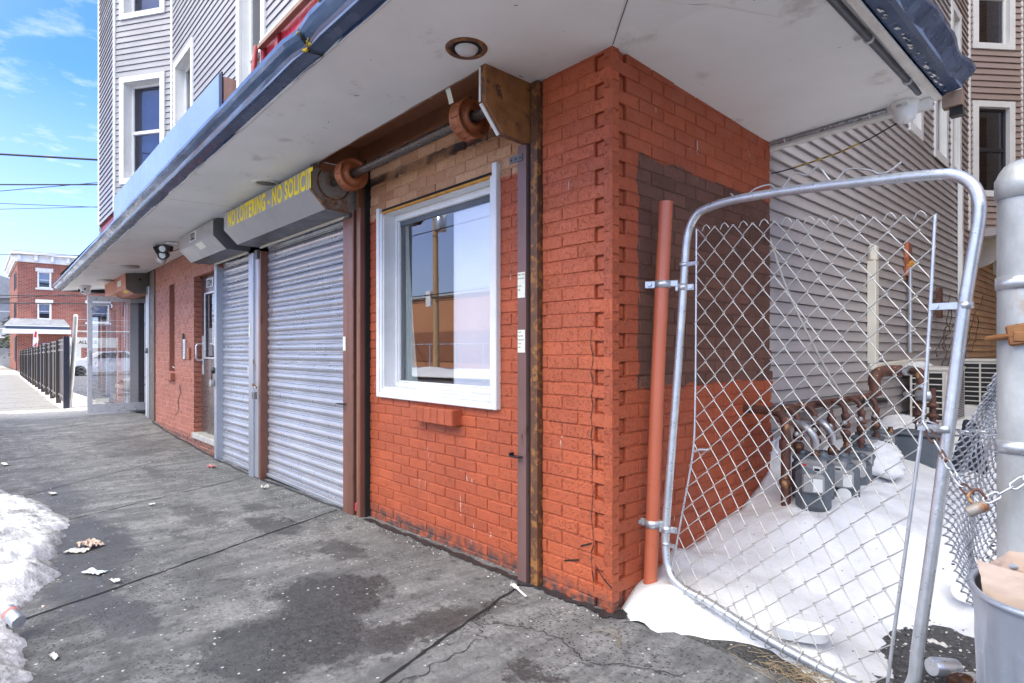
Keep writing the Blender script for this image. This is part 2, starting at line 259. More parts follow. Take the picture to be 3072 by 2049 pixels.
    h=math_(t,'ADD',math_(t,'MULTIPLY',mid,.7),math_(t,'ADD',math_(t,'MULTIPLY',fine,.35),math_(t,'MULTIPLY',dk,-.25))); bump_(t,b,h,.7,.012); return m
M['concrete']=concrete()
def gravel():
    m,t,b=newmat('wet gravelly asphalt'); p=pos(t)
    vo=N(t,'ShaderNodeTexVoronoi'); vo.inputs['Scale'].default_value=75; t.links.new(p,vo.inputs['Vector']); sr=N(t,'ShaderNodeSeparateColor'); t.links.new(vo.outputs['Color'],sr.inputs[0])
    c=mixc(t,sr.outputs[0],(.03,.03,.03),(.085,.082,.08)); c=mixc(t,math_(t,'MULTIPLY',ramp(t,sr.outputs[1],.93,.95),ramp(t,vo.outputs['Distance'],.3,.4,1,0)),c,(.6,.58,.55))
    t.links.new(c,b.inputs['Base Color']); b.inputs['Roughness'].default_value=.55
    bump_(t,b,math_(t,'ADD',math_(t,'MULTIPLY',vo.outputs['Distance'],-1.),noise_(t,20,4)),.9,.012); return m
M['gravel']=gravel()
M['asphalt']=surf('street asphalt',(.075,.075,.078),(.05,.05,.052),2,.75,bump=.4,bscale=60,spots=(.3,.3,.31),sscale=1.1,sth=(.6,.75))
M['earth']=surf('ground',(.12,.11,.10),(.2,.19,.18),.3,.9,bump=.3,bscale=5)
def brickwallmat(name,c1,c2,mort,scale=1,vert='z'):
    m,t,b=newmat(name); p=pos(t); s=N(t,'ShaderNodeSeparateXYZ'); t.links.new(p,s.inputs[0])
    cb=N(t,'ShaderNodeCombineXYZ'); t.links.new(math_(t,'ADD',s.outputs[0],s.outputs[1]),cb.inputs[0]); t.links.new(s.outputs[2],cb.inputs[1])
    br=N(t,'ShaderNodeTexBrick'); t.links.new(cb.outputs[0],br.inputs['Vector']); br.inputs['Scale'].default_value=1
    for k,v in (('Brick Width',.22*scale),('Row Height',.076*scale),('Mortar Size',.007*scale),('Bias',0)): br.inputs[k].default_value=v
    br.inputs['Color1'].default_value=(*c1,1); br.inputs['Color2'].default_value=(*c2,1); br.inputs['Mortar'].default_value=(*mort,1)
    col=mixc(t,ramp(t,noise_(t,.7,4),.4,.65,0,.35),br.outputs[0],tuple(x*.6 for x in c1)); t.links.new(col,b.inputs['Base Color']); b.inputs['Roughness'].default_value=.85
    bump_(t,b,br.outputs['Fac'],-.5,.006); return m
M['farbrick']=brickwallmat('far red brick',(.34,.085,.045),(.21,.05,.032),(.42,.33,.28),1.35)
M['tanbrick']=brickwallmat('tan brick',(.50,.30,.15),(.34,.19,.10),(.45,.38,.3))
# ---------------------------------------------------------------- mesh builder
COL=sc.collection
class MB:
    def __init__(s): s.v=[];s.f=[];s.m=[];s.t=[];s.mats=[];s.cur=0;s.tone=.5;s.sm=[];s.smooth=False
    def mat(s,k):
        m=M[k]
        if m not in s.mats: s.mats.append(m)
        s.cur=s.mats.index(m); return s
    def face(s,pts,sm=None):
        b=len(s.v); s.v+=[tuple(p) for p in pts]; s.f.append(tuple(range(b,b+len(pts)))); s.m.append(s.cur); s.t.append(s.tone); s.sm.append(s.smooth if sm is None else sm)
    def mesh(s,vs,fs,sm=None):
        b=len(s.v); s.v+=[tuple(p) for p in vs]
        for f in fs: s.f.append(tuple(b+i for i in f)); s.m.append(s.cur); s.t.append(s.tone); s.sm.append(s.smooth if sm is None else sm)
    def box(s,x0,y0,z0,x1,y1,z1,bev=0):
        if x0>x1:x0,x1=x1,x0
        if y0>y1:y0,y1=y1,y0
        if z0>z1:z0,z1=z1,z0
        s.obox((0,0,0),(1,0,0),(0,1,0),(0,0,1),x0,x1,y0,y1,z0,z1,bev)
    def obox(s,O,U,V,W,u0,u1,v0,v1,w0,w1,bev=0):
        O,U,V,W=Vector(O),Vector(U),Vector(V),Vector(W)
        P=lambda a,b,c:O+U*a+V*b+W*c
        if bev<=0:
            vs=[P(a,b,c) for c in (w0,w1) for b in (v0,v1) for a in (u0,u1)]
            s.mesh(vs,[(0,2,3,1),(4,5,7,6),(0,1,5,4),(2,6,7,3),(0,4,6,2),(1,3,7,5)],False); return
        bev=min(bev,(u1-u0)*.45,(v1-v0)*.45,(w1-w0)*.45)
        us,vs_,ws=(u0,u1),(v0,v1),(w0,w1); vs=[];idx={}
        for i in (0,1):
            for j in (0,1):
                for k in (0,1):
                    a,b,c=us[i],vs_[j],ws[k]; sa,sb,sc_=(1-2*i)*bev,(1-2*j)*bev,(1-2*k)*bev
                    idx[i,j,k]=len(vs); vs+=[P(a,b+sb,c+sc_),P(a+sa,b,c+sc_),P(a+sa,b+sb,c)]
        g=lambda i,j,k,ax:idx[i,j,k]+ax
        fs=[]
        for i in (0,1): fs.append([g(i,0,0,0),g(i,1,0,0),g(i,1,1,0),g(i,0,1,0)][::1 if i else -1])
        for j in (0,1): fs.append([g(0,j,0,1),g(0,j,1,1),g(1,j,1,1),g(1,j,0,1)][::1 if j else -1])
        for k in (0,1): fs.append([g(0,0,k,2),g(1,0,k,2),g(1,1,k,2),g(0,1,k,2)][::1 if k else -1])
        for j in (0,1):
            for k in (0,1): fs.append([g(0,j,k,1),g(1,j,k,1),g(1,j,k,2),g(0,j,k,2)])
        for i in (0,1):
            for k in (0,1): fs.append([g(i,0,k,0),g(i,1,k,0),g(i,1,k,2),g(i,0,k,2)])
        for i in (0,1):
            for j in (0,1): fs.append([g(i,j,0,0),g(i,j,1,0),g(i,j,1,1),g(i,j,0,1)])
        for i in (0,1):
            for j in (0,1):
                for k in (0,1): fs.append([g(i,j,k,0),g(i,j,k,1),g(i,j,k,2)])
        s.mesh(vs,fs,False)
    def tube(s,pts,r,n=10,closed=False,cap=True,radii=None):
        pts=[Vector(p) for p in pts]; L=len(pts); rings=[]; prev=None
        for i,p in enumerate(pts):
            if closed: d=pts[(i+1)%L]-pts[i-1]
            else: d=pts[min(i+1,L-1)]-pts[max(i-1,0)]
            if d.length<1e-9: d=Vector((0,0,1))
            d.normalize()
            if prev is None: a=Vector((0,0,1)) if abs(d.z)<.9 else Vector((1,0,0)); a=(a-d*a.dot(d)).normalized()
            else: a=prev-d*prev.dot(d); a=a.normalized() if a.length>1e-6 else d.orthogonal().normalized()
            prev=a; b=d.cross(a); rr=radii[i] if radii else r
            rings.append([p+(a*math.cos(2*math.pi*k/n)+b*math.sin(2*math.pi*k/n))*rr for k in range(n)])
        vs=[q for ring in rings for q in ring]; fs=[]
        for i in range(L if closed else L-1):
            for k in range(n): fs.append((i*n+k,i*n+(k+1)%n,((i+1)%L)*n+(k+1)%n,((i+1)%L)*n+k))
        s.mesh(vs,fs,True)
        if cap and not closed: s.face(rings[0][::-1],False); s.face(rings[-1],False)
    def lathe(s,O,prof,axis=(0,0,1),n=24,cap=True):
        O=Vector(O);A=Vector(axis).normalized();a=A.orthogonal().normalized();b=A.cross(a);vs=[]
        for r,h in prof:
            for k in range(n): vs.append(O+A*h+(a*math.cos(2*math.pi*k/n)+b*math.sin(2*math.pi*k/n))*r)
        fs=[(i*n+k,i*n+(k+1)%n,(i+1)*n+(k+1)%n,(i+1)*n+k) for i in range(len(prof)-1) for k in range(n)]
        s.mesh(vs,fs,True)
        if abs(prof[0][1]-prof[-1][1])<1e-3 and abs(prof[0][0]-prof[-1][0])>1e-4: cap=False
        if cap and prof[0][0]>1e-4: s.face([vs[k] for k in range(n)][::-1],False)
        if cap and prof[-1][0]>1e-4: s.face([vs[(len(prof)-1)*n+k] for k in range(n)],False)
    def prism(s,prof,x0,x1,axis='x'):
        """closed polygon prof of (a,b) swept along an axis: x -> (y,z)"""
        f=(lambda t,a,b:(t,a,b)) if axis=='x' else ((lambda t,a,b:(a,t,b)) if axis=='y' else (lambda t,a,b:(a,b,t)))
        n=len(prof); A=[f(x0,*p) for p in prof];B=[f(x1,*p) for p in prof]
        s.mesh(A+B,[tuple(range(n))[::-1],tuple(range(n,2*n))]+[(i,(i+1)%n,n+(i+1)%n,n+i) for i in range(n)],False)
    def grid(s,fn,nu,nv,sm=True):
        vs=[fn(i/nu,j/nv) for j in range(nv+1) for i in range(nu+1)]
        s.mesh(vs,[(j*(nu+1)+i,j*(nu+1)+i+1,(j+1)*(nu+1)+i+1,(j+1)*(nu+1)+i) for j in range(nv) for i in range(nu)],sm)
    def build(s,name,parent=None,recalc=False):
        me=bpy.data.meshes.new(name); off=Vector((0,0,0))
        p=parent
        while p: off+=Vector(p.location); p=p.parent
        me.from_pydata([tuple(Vector(v)-off) for v in s.v],[],s.f)
        for m in s.mats: me.materials.append(m)
        me.polygons.foreach_set('material_index',s.m); me.polygons.foreach_set('use_smooth',s.sm)
        at=me.attributes.new('tone','FLOAT','FACE'); at.data.foreach_set('value',s.t)
        me.update()
        if recalc:
            bm=bmesh.new(); bm.from_mesh(me); bmesh.ops.recalc_face_normals(bm,faces=bm.faces); bm.to_mesh(me); bm.free()
        o=bpy.data.objects.new(name,me); COL.objects.link(o)
        if parent: o.parent=parent
        return o
def tag(o,label=None,cat=None,group=None,kind=None):
    if label:o['label']=label
    if cat:o['category']=cat
    if group:o['group']=group
    if kind:o['kind']=kind
    return o
def empty(name,loc,label,cat,group=None):
    o=bpy.data.objects.new(name,None); COL.objects.link(o); o.location=loc; o.empty_display_size=.05; return tag(o,label,cat,group)
def B(k): return MB().mat(k)
def one(mb,name,label,cat,group=None,kind=None): return tag(mb.build(name),label,cat,group,kind)
def copytree(o,parent=None,delta=(0,0,0)):
    c=o.copy(); COL.objects.link(c); c.parent=parent
    if parent is None: c.location=Vector(o.location)+Vector(delta)
    for ch in list(o.children): copytree(ch,c)
    return c
def text(s,name,size,origin,U,V,mat,parent,bold=.0,xs=1,shear=0,ext=.001,align='LEFT',sp=1.):
    """lettering in the plane spanned by U,V"""
    cu=bpy.data.curves.new(name,'FONT'); cu.body=s; cu.size=size; cu.extrude=ext; cu.offset=bold; cu.shear=shear; cu.align_x=align; cu.resolution_u=3; cu.space_character=sp
    tmp=bpy.data.objects.new(name,cu); COL.objects.link(tmp); dg=bpy.context.evaluated_depsgraph_get(); me=bpy.data.meshes.new_from_object(tmp.evaluated_get(dg))
    bpy.data.objects.remove(tmp); U,V=Vector(U),Vector(V); Nn=U.cross(V)
    off=Vector((0,0,0)); p=parent
    while p: off+=Vector(p.location); p=p.parent
    for v in me.vertices: v.co=Vector(origin)+U*(v.co.x*xs)+V*v.co.y+Nn*v.co.z-off
    me.materials.clear(); me.materials.append(M[mat]); o=bpy.data.objects.new(name,me); COL.objects.link(o); o.parent=parent; return o
def cutrects(u0,u1,z0,z1,holes):
    us=sorted({u0,u1,*[min(max(h[k],u0),u1) for h in holes for k in (0,2)]}); zs=sorted({z0,z1,*[min(max(h[k],z0),z1) for h in holes for k in (1,3)]}); r=[]
    for a,b in zip(us,us[1:]):
        for c,d in zip(zs,zs[1:]):
            mu,mz=(a+b)/2,(c+d)/2
            if b-a>1e-5 and d-c>1e-5 and not any(h[0]<mu<h[2] and h[1]<mz<h[3] for h in holes): r.append((a,c,b,d))
    return r
def ival(u0,u1,zc,holes):
    iv=[(u0,u1)]
    for h in holes:
        if h[1]<zc<h[3]:
            n=[]
            for a,b in iv:
                if h[2]<=a or h[0]>=b: n.append((a,b)); continue
                if h[0]>a: n.append((a,h[0]))
                if h[2]<b: n.append((h[2],b))
            iv=n
    return iv
CH=.0677
def bricks(mb,O,U,Nn,u0,u1,z0,z1,holes,bk,mk,phase=0,quoin=None,thick=.08,jit=1.):
    """O origin, U along, Nn outward. front faces at 0, mortar 7 mm behind"""
    O,U,Nn=Vector((*O,0)),Vector((*U,0)),Vector((*Nn,0)); Z=Vector((0,0,1)); rnd=random.Random(int(abs(u0*100)+z1*10+3))
    mb.mat(mk); mb.tone=.5
    m0,m1=u0,u1
    if quoin:
        if u1==0.: m1=-.108; mb.obox(O,U,Nn,Z,m1,-.024,-thick,-.022,z0,z1)
        else: m0=.108; mb.obox(O,U,Nn,Z,.024,m0,-thick,-.022,z0,z1)
    for a,c,b,d in cutrects(m0,m1,z0,z1,holes): mb.obox(O,U,Nn,Z,a,b,-thick,-.0055,c,d)
    mb.mat(bk); n=int(math.ceil((z1-z0)/CH))
    for i in range(n):
        za=z0+i*CH; zb=min(za+CH-.009,z1-.003)
        if zb-za<.015: continue
        zc=(za+zb)/2; off=.105 if (i+phase)%2 else 0.
        for a,b in ival(u0,u1,zc,holes):
            # joints measured from the corner (u=0)
            ks=range(int((a-1)/.21)-2,int((b+1)/.21)+3); cuts=sorted({a,b,*[k*.21+off for k in ks if a+.012<k*.21+off<b-.012]})
            for p,q in zip(cuts,cuts[1:]):
                mb.tone=rnd.random(); g=.0045; d=rnd.uniform(-.0022,.0022)*jit; dz=rnd.uniform(-.002,.002)*jit
                pa,qa=p+(g if p>a+1e-6 else 0.),q-(g if q<b-1e-6 else 0.); dl=dr=d
                if quoin and (i+phase)%2 and quoin(p,q): 
                    if quoin(p,q)=='R': dl=-.014; dr=0.   # recessed on its inner end, flush at the corner
                    else: dl=0.; dr=-.014
                e=.003; ca=quoin and (u1==0.); ep=0. if (quoin and u0==0. and pa==0.) else e; eq=0. if (quoin and u1==0. and qa==0.) else e
                bk_=-.05 if quoin else -.02
                vs=[]
                for dep in (0,1):
                    for (uu,dd) in ((pa,dl),(qa,dr)):
                        for zz in (za+dz,zb+dz):
                            if dep==0: vs.append(O+U*uu+Nn*bk_+Z*zz)
                            else: vs.append(O+U*(uu+(ep if uu==pa else -eq))+Nn*dd+Z*(zz+(e if zz==za+dz else -e)))
                mid=[]
                for (uu,dd) in ((pa,dl),(qa,dr)):
                    for zz in (za+dz,zb+dz): mid.append(O+U*uu+Nn*(dd-(ep if uu==pa else eq))+Z*zz)
                vs+=mid
                mb.mesh(vs,[(4,6,7,5),(8,10,6,4),(5,7,11,9),(8,4,5,9),(6,10,11,7),(0,2,10,8),(9,11,3,1),(0,8,9,1),(10,2,3,11)],False)
    mb.tone=.5
def siding(mb,O,U,Nn,u0,u1,z0,z1,holes,mk='siding',ex=.088,outd=.019):
    O,U,Nn=Vector((*O,0)),Vector((*U,0)),Vector((*Nn,0)); Z=Vector((0,0,1)); mb.mat(mk); n=int(math.ceil((z1-z0)/ex)); rnd=random.Random(3)
    for i in range(n):
        za=z0+i*ex; zb=min(za+ex,z1); zc=(za+zb)/2
        for a,b in ival(u0,u1,zc,holes):
            P=lambda u,d,z:O+U*u+Nn*d+Z*z; w=rnd.uniform(-.0015,.0015); sl=.006 if outd>.015 else .0038; zt=zb-sl if zb-za>ex*.6 else zb; o_=outd+w
            mb.face([P(a,o_,za),P(b,o_,za),P(b,o_,za+.006),P(a,o_,za+.006)]); mb.face([P(a,o_,za+.006),P(b,o_,za+.006),P(b,outd*.1,zt),P(a,outd*.1,zt)])
            mb.face([P(a,-.03,za),P(b,-.03,za),P(b,o_,za),P(a,o_,za)]); mb.face([P(a,outd*.1,zt),P(b,outd*.1,zt),P(b,-.03,zt),P(a,-.03,zt)]); mb.face([P(a,-.03,zt),P(b,-.03,zt),P(b,-.03,zb),P(a,-.03,zb)])
            mb.face([P(a,-.03,za),P(a,o_,za),P(a,outd*.1,zt),P(a,-.03,zt)]); mb.face([P(b,-.03,za),P(b,-.03,zt),P(b,outd*.1,zt),P(b,o_,za)])
def window(parent,O,U,Nn,u0,z0,u1,z1,cas=.09,dep=.10,frame='white',sash='white',pane='mirror',blind=None,split=.5,name='window',label=None):
    """u0..z1 = outer casing; picture-frame casing, return into the wall, two sashes"""
    O3,U3,N3=Vector((*O,0)),Vector((*U,0)),Vector((*Nn,0)); Z=Vector((0,0,1)); mb=B(frame); pr=.03
    a,b,c,d=u0+cas,u1-cas,z0+cas,z1-cas
    bx=lambda p,q,r,s_,w0,w1,be=.003: mb.obox(O3,U3,N3,Z,p,q,w0,w1,r,s_,be)
    bx(u0,a,z0,z1,.001,pr); bx(b,u1,z0,z1,.001,pr); bx(a,b,z0,c,.001,pr); bx(a,b,d,z1,.001,pr)
    bx(a-.012,a,c,d,-dep,0,0); bx(b,b+.012,c,d,-dep,0,0); bx(a,b,c-.012,c,-dep,0,0); bx(a,b,d,d+.012,-dep,0,0)
    s=.035; mb.mat(sash); y0,y1=-dep+.0,-dep+.035; zm=c+(d-c)*split
    bx(a,a+s,c,d,y0,y1);bx(b-s,b,c,d,y0,y1);bx(a+s,b-s,c,c+s,y0,y1);bx(a+s,b-s,d-s,d,y0,y1)
    if split>0: bx(a+s,b-s,zm-.025,zm+.025,y0,y1+.01)
    mb.mat('dark'); bx(a-.01,b+.01,c-.01,d+.01,-dep-.30,-dep-.28,0)
    if blind:
        mb.mat(blind); bx(a,b,c+(d-c)*.35,d,-dep-.10,-dep-.09,0)
    o=mb.build(name,parent)
    if label:o['label']=label
    g=B(pane); q4=[O3+U3*p+N3*(-dep+.012)+Z*q for p,q in ((a+.01,c+.01),(b-.01,c+.01),(b-.01,d-.01),(a+.01,d-.01))]; g.face(q4 if U3.cross(Z).dot(N3)>0 else q4[::-1]); g.build('pane',o); return o
def gz(x):
    P=((-90,-.5),(-57,-.27),(-45,-.26),(-30,-.15),(-15,.0),(-13.5,.02),(-11.4,.06),(-9.6,.05),(-8,-.02),(-6,-.09),(-4.5,-.095),(-2.6,-.045),(-1,-.012),(0,0),(60,0))
    for (a,b),(c,d) in zip(P,P[1:]):
        if a<=x<=c: return b+(d-b)*(x-a)/(c-a)
    return 0
def nz(x,y,s=1,o=0): return noise.noise(Vector((x*s+o,y*s+o*1.7,o)))
def fb(x,y,s=1,o=0): return nz(x,y,s,o)+.5*nz(x,y,s*2.1,o+5)+.25*nz(x,y,s*4.3,o+9)
# ---------------------------------------------------------------- ground
mb=B('earth'); mb.face([(-400,-400,-.62),(400,-400,-.62),(400,400,-.62),(-400,400,-.62)]); tag(mb.build('ground'),kind='structure')
def sheet(name,mat,xs,ys,zf,label=None):
    mb=B(mat); nx,ny=len(xs)-1,len(ys)-1
    mb.mesh([(x,y,zf(x,y)) for y in ys for x in xs],[(j*(nx+1)+i,j*(nx+1)+i+1,(j+1)*(nx+1)+i+1,(j+1)*(nx+1)+i) for j in range(ny) for i in range(nx)],True)
    return mb
xs=[-90,-75,-57,-50,-45,-38,-30,-24,-20,-17,-15,-14]+[-13+.1*i for i in range(170)]+[4.5,6,9,14,30]
ys=[-2.95,-2.7]+[-2.5+.09*i for i in range(29)]+[.06]
def swz(x,y):
    z=gz(x)+.006*fb(x,y,1.3,3)
    if x<-8.6: z+=.06*max(0,1-abs(x+9.9)/1.2)*max(0,1+(y-.0)/1.1) # cement ramp at the shop door
    return z
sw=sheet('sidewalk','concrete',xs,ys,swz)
sw.mat('crack'); 
def groove(mb,a,b,w,jit=.004,n=40,zf=None,z=.0035,seed=1):
    rnd=random.Random(seed); L=[];a=Vector((*a,0));b=Vector((*b,0)); d=(b-a).normalized(); q=Vector((-d.y,d.x,0)); prev=None
    for i in range(n+1):
        p=a.lerp(b,i/n)+q*rnd.uniform(-jit,jit)+q*jit*3*noise.noise(Vector((i*.35,seed,0))); ww=w*rnd.uniform(.5,1.15)
        z0=(zf or swz)(p.x,p.y)+z; l=Vector((*(p+q*ww/2).xy,z0)); r=Vector((*(p-q*ww/2).xy,z0))
        if prev: mb.face([prev[0],prev[1],r,l])
        prev=(l,r)
J=[((.10,-2.1),(-.56,-.03),.013),((-1.45,-2.9),(-2.70,-.05),.012),((-3.30,-2.9),(-4.72,-.05),.010),((-4.6,-2.6),(-6.6,-.1),.009),((-6.5,-2.9),(-8.4,-.05),.010),((-8.6,-2.9),(-10.2,-.1),.012),((-9.5,-2.9),(-11.6,-.0),.012),((-12.6,-2.9),(-12.9,-.5),.02),((-14.5,-2.9),(-14.6,-.6),.03),((-16.4,-2.9),(-16.5,-.6),.03),((-18.3,-2.9),(-18.4,-.6),.03),((-21,-2.9),(-21.1,-.5),.04),((-24,-2.9),(-24,-.5),.04),((-28,-2.9),(-28,-.4),.05)]
for k,(a,b,w_) in enumerate(J): groove(sw,a,b,w_*1.25,.003,60,seed=k+1)
for k,pl in enumerate([[(-.53,-.12),(-.47,-.35),(-.36,-.5),(-.22,-.60),(-.18,-.95),(-.05,-1.6)],[(-.36,-.5),(-.1,-.34),(.2,-.4),(.5,-.2)],[(-2.5,-.3),(-2.75,-.22),(-2.95,-.3),(-3.2,-.2),(-3.5,-.28)],[(-2.35,-.28),(-2.5,-.42),(-2.9,-.45),(-3.2,-.6)],[(-8.5,-1.4),(-9.4,-1.1),(-10.6,-.9),(-11.3,-.4)]]):
    for a,b in zip(pl,pl[1:]): groove(sw,a,b,.0045,.012,14,seed=30+k)
tag(sw.build('sidewalk'),kind='structure')
tarb=B('tar')
def tarstrip(pts,w,seed):
    rnd=random.Random(seed)
    for (a,b) in zip(pts,pts[1:]): groove(tarb,a,b,w,.008,26,None,.007,seed)
tarstrip([(.06,.02),(.015,-.03),(-.5,-.035),(-1.4,-.03),(-2.27,-.03)],.055,5); tarstrip([(.03,-.02),(.05,.2),(.05,.5)],.07,6); tarstrip([(-2.6,-.02),(-6,-.03),(-9.3,-.04)],.03,8)
tag(tarb.build('tar_seam'),kind='structure')
mb=sheet('a','gravel',[-.05]+[.0+.1*i for i in range(1,50)]+[6,12,30],[.05+.12*i for i in range(60)]+[9,14,30],lambda x,y:-.006+.010*fb(x,y,3,8)+.0*x); tag(mb.build('alley_ground'),kind='structure')
mb=B('cutstone'); 
for i in range(40):
    x0=-90+3*i; 
    mb.mesh([(x0,-2.95,gz(x0)),(x0+3,-2.95,gz(x0+3)),(x0+3,-3.12,gz(x0+3)),(x0,-3.12,gz(x0)),(x0,-3.12,gz(x0)-.14),(x0+3,-3.12,gz(x0+3)-.14)],[(0,3,2,1),(3,4,5,2)],False)
tag(mb.build('kerb'),kind='structure')
sx=[-90+3*i for i in range(41)]
mb=sheet('s','asphalt',sx,[-3.12-1.2*i for i in range(10)],lambda x,y:gz(x)-.14); tag(mb.build('street'),kind='structure')
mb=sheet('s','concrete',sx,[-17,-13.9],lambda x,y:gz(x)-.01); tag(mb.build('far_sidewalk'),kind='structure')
mb=sheet('s','asphalt',[-90,-60,-45,-30,-20,-15,-13.6],[-.5,5,12,25],lambda x,y:gz(x)-.012); tag(mb.build('parking_lot'),kind='structure')
# ---------------------------------------------------------------- the corner building
bld=empty('corner_building',(-5.7,8,0),'corner shop building of red painted brick with grey siding above and a white canopy','building')
# recessed window bay wall  y=+.04
WIN=(-2.18,.88,-.83,2.265)
mb=MB(); bricks(mb,(0,.04),(1,0),(0,-1),-2.34,-.56,-.12,2.9,[(-2.12,.94,-.89,2.235)],'brick_tan','brick_tan',phase=1)
mb.mat('brick_tan'); 
for k in range(6): mb.tone=random.random(); mb.obox((0,0,0),(1,0,0),(0,1,0),(0,0,1),-1.655+k*.0775,-1.655+k*.0775+.074,-.035,.06,.755,.855,.006)
wallf=mb.build('front_wall',bld); 
# corner pillar
mb=MB(); 
def qf(p,q): return 'R' if q>-.02 and p>-.13 else None
bricks(mb,(0,0),(1,0),(0,-1),-.455,0.,-.02,2.68,[],'brick','brick',phase=1,quoin=qf,thick=.06)
rc=random.Random(4); mb.mat('crack'); px=-.122
zc=1.32
while zc>.12:
    z2=zc-rc.uniform(.03,.06); nx_=-.118+rc.uniform(-.010,.010); wd=rc.uniform(.001,.003)
    mb.face([(px-wd,-.0035,zc),(px+wd,-.0035,zc),(nx_+wd,-.0035,z2),(nx_-wd,-.0035,z2)]); px=nx_; zc=z2
for pts in ([(-.12,.30),(-.19,.27),(-.2,.2),(-.3,.17)],[(-.1,.2),(-.05,.15),(-.0,.12)]):
    for (a,b),(c,d) in zip(pts,pts[1:]): mb.face([(a,-.0035,b-.004),(c,-.0035,d-.004),(c,-.0035,d+.004),(a,-.0035,b+.004)])
mb.build('corner_pillar',bld)
# side wall x=0
mb=MB()
def qs(p,q): return 'L' if p<.02 and q<.13 else None
bricks(mb,(0,0),(0,1),(1,0),0.,1.655,-.05,2.64,[],'brick_side','brick_side',phase=0,quoin=qs,thick=.085)
mb.mat('brick_side')
for i in range(16):
    z=.35+i*CH; ex=[.03,.05,.02,.045,.06,.03,.0,.05,.03,.06,.05,.02,.04,.0,.01,.0][i]
    if ex: mb.tone=random.random(); mb.obox((0,0,0),(1,0,0),(0,1,0),(0,0,1),-.06,-.002,1.655,1.655+ex,z,z+CH-.006,.008)
mb.build('side_wall',bld)
# left brick wall with door 1324 and slit window
DO=(-7.03,.12,-5.90,2.22); SL=(-8.38,.90,-8.06,2.22)
mb=MB(); bricks(mb,(0,0),(1,0),(0,-1),-9.30,-5.98,-.16,2.66,[DO,SL],'brick_pale','mortar_pale',phase=0)
mb.mat('brick_pale')   # reveals of the doorway and the slit, laid in courses
for i in range(int((2.19-.12)/CH)+1):
    z=.12+i*CH; mb.tone=random.random(); mb.obox((0,0,0),(1,0,0),(0,1,0),(0,0,1),-7.07,-7.026,.010,.16,z,min(z+CH-.006,2.20),.004)
mb.box(-7.08,.012,.1,-7.030,.16,2.2)
for (a,b,c,d,dp) in ((-7.03,-5.9,2.217,2.26,.16),(-8.42,-8.377,.9,2.22,.16),(-8.063,-8.02,.9,2.22,.16),(-8.38,-8.06,2.217,2.26,.16),(-8.38,-8.06,.86,.903,.16)): mb.box(a,.004,c,b,dp,d)
for k in range(3): mb.obox((0,0,0),(1,0,0),(0,1,0),(0,0,1),-8.42+k*.13,-8.42+k*.13+.122,-.06,.03,.78,.89,.006)
mb.mat('crack')
for pts in ([(-7.75,.75),(-7.7,.62),(-7.85,.5),(-7.8,.35),(-8.0,.28)],):
    for (a,b),(c,d) in zip(pts,pts[1:]): mb.face([(a-.012,-.0035,b),(c-.012,-.0035,d),(c+.012,-.0035,d),(a+.012,-.0035,b)])
mb.build('entrance_wall',bld)
m_=B('cutstone'); m_.obox((0,0,0),(1,0,0),(0,1,0),(0,0,1),-7.04,-5.98,-.025,.16,.05,.125,.008); m_.build('door_step',bld)
# slit window
sl=B('darkframe'); sl.box(-8.37,.13,.91,-8.33,.16,2.21); sl.box(-8.11,.13,.91,-8.07,.16,2.21); sl.box(-8.33,.13,.91,-8.11,.16,.95); sl.box(-8.33,.13,2.17,-8.11,.16,2.21); sl.mat('railred'); sl.tube([(-8.22,.06,.95),(-8.22,.06,2.2)],.012,8); sl.mat('lip'); sl.tube([(-8.3,.03,.98),(-8.12,.02,.96)],.008,6); sl=sl.build('window',bld); sl['label']='narrow slit window with a vertical bar'
g=B('mirror'); g.face([(-8.34,.145,.94),(-8.10,.145,.94),(-8.10,.145,2.18),(-8.34,.145,2.18)]); g.build('pane',sl)
# door 1324
YD=.10
dr=B('steeldoor'); dr.box(-7.02,YD,.13,-5.95,YD+.045,1.12); dr.box(-7.02,YD,1.12,-6.86,YD+.045,2.21); dr.box(-6.22,YD,1.12,-5.95,YD+.045,2.21); dr.box(-6.86,YD,1.98,-6.22,YD+.045,2.21)
dr.mat('alu')
for a,c,b,d in ((-6.875,1.11,-6.85,1.99),(-6.24,1.11,-6.215,1.99),(-6.85,1.11,-6.24,1.135),(-6.85,1.965,-6.24,1.99)): dr.obox((0,0,0),(1,0,0),(0,1,0),(0,0,1),a,b,YD-.014,YD+.005,c,d,.003)
dr=dr.build('door',bld); dr['label']='dark metal door with a narrow glass panel'
g=B('glass'); g.face([(-6.85,YD+.015,1.13),(-6.24,YD+.015,1.13),(-6.24,YD+.015,1.97),(-6.85,YD+.015,1.97)]); g.build('pane',dr)
g=B('litter'); g.box(-6.80,YD+.03,1.15,-6.66,YD+.032,1.52); g.build('notice',dr); g=B('roomtan'); g.box(-6.87,YD+.25,1.1,-6.2,YD+.26,2.0); g.build('room_lining',dr)
h=B('alu'); h.obox((0,0,0),(1,0,0),(0,1,0),(0,0,1),-6.99,-6.93,YD-.012,YD+.001,.90,1.42,.004); h.tube([(-6.96,YD-.01,1.31),(-6.96,YD-.07,1.31),(-6.96,YD-.09,1.28),(-6.96,YD-.09,1.12),(-6.96,YD-.07,1.09),(-6.96,YD-.01,1.09)],.013,8); h.build('handle',dr)
n_=B('plate'); n_.box(-6.80,YD-.006,2.05,-6.50,YD-.002,2.17); n_=n_.build('number_plate',dr)
text('1324','digits',.125,(-6.785,YD-.0095,2.065),(1,0,0),(0,0,1),'black',dr,.001,.92)
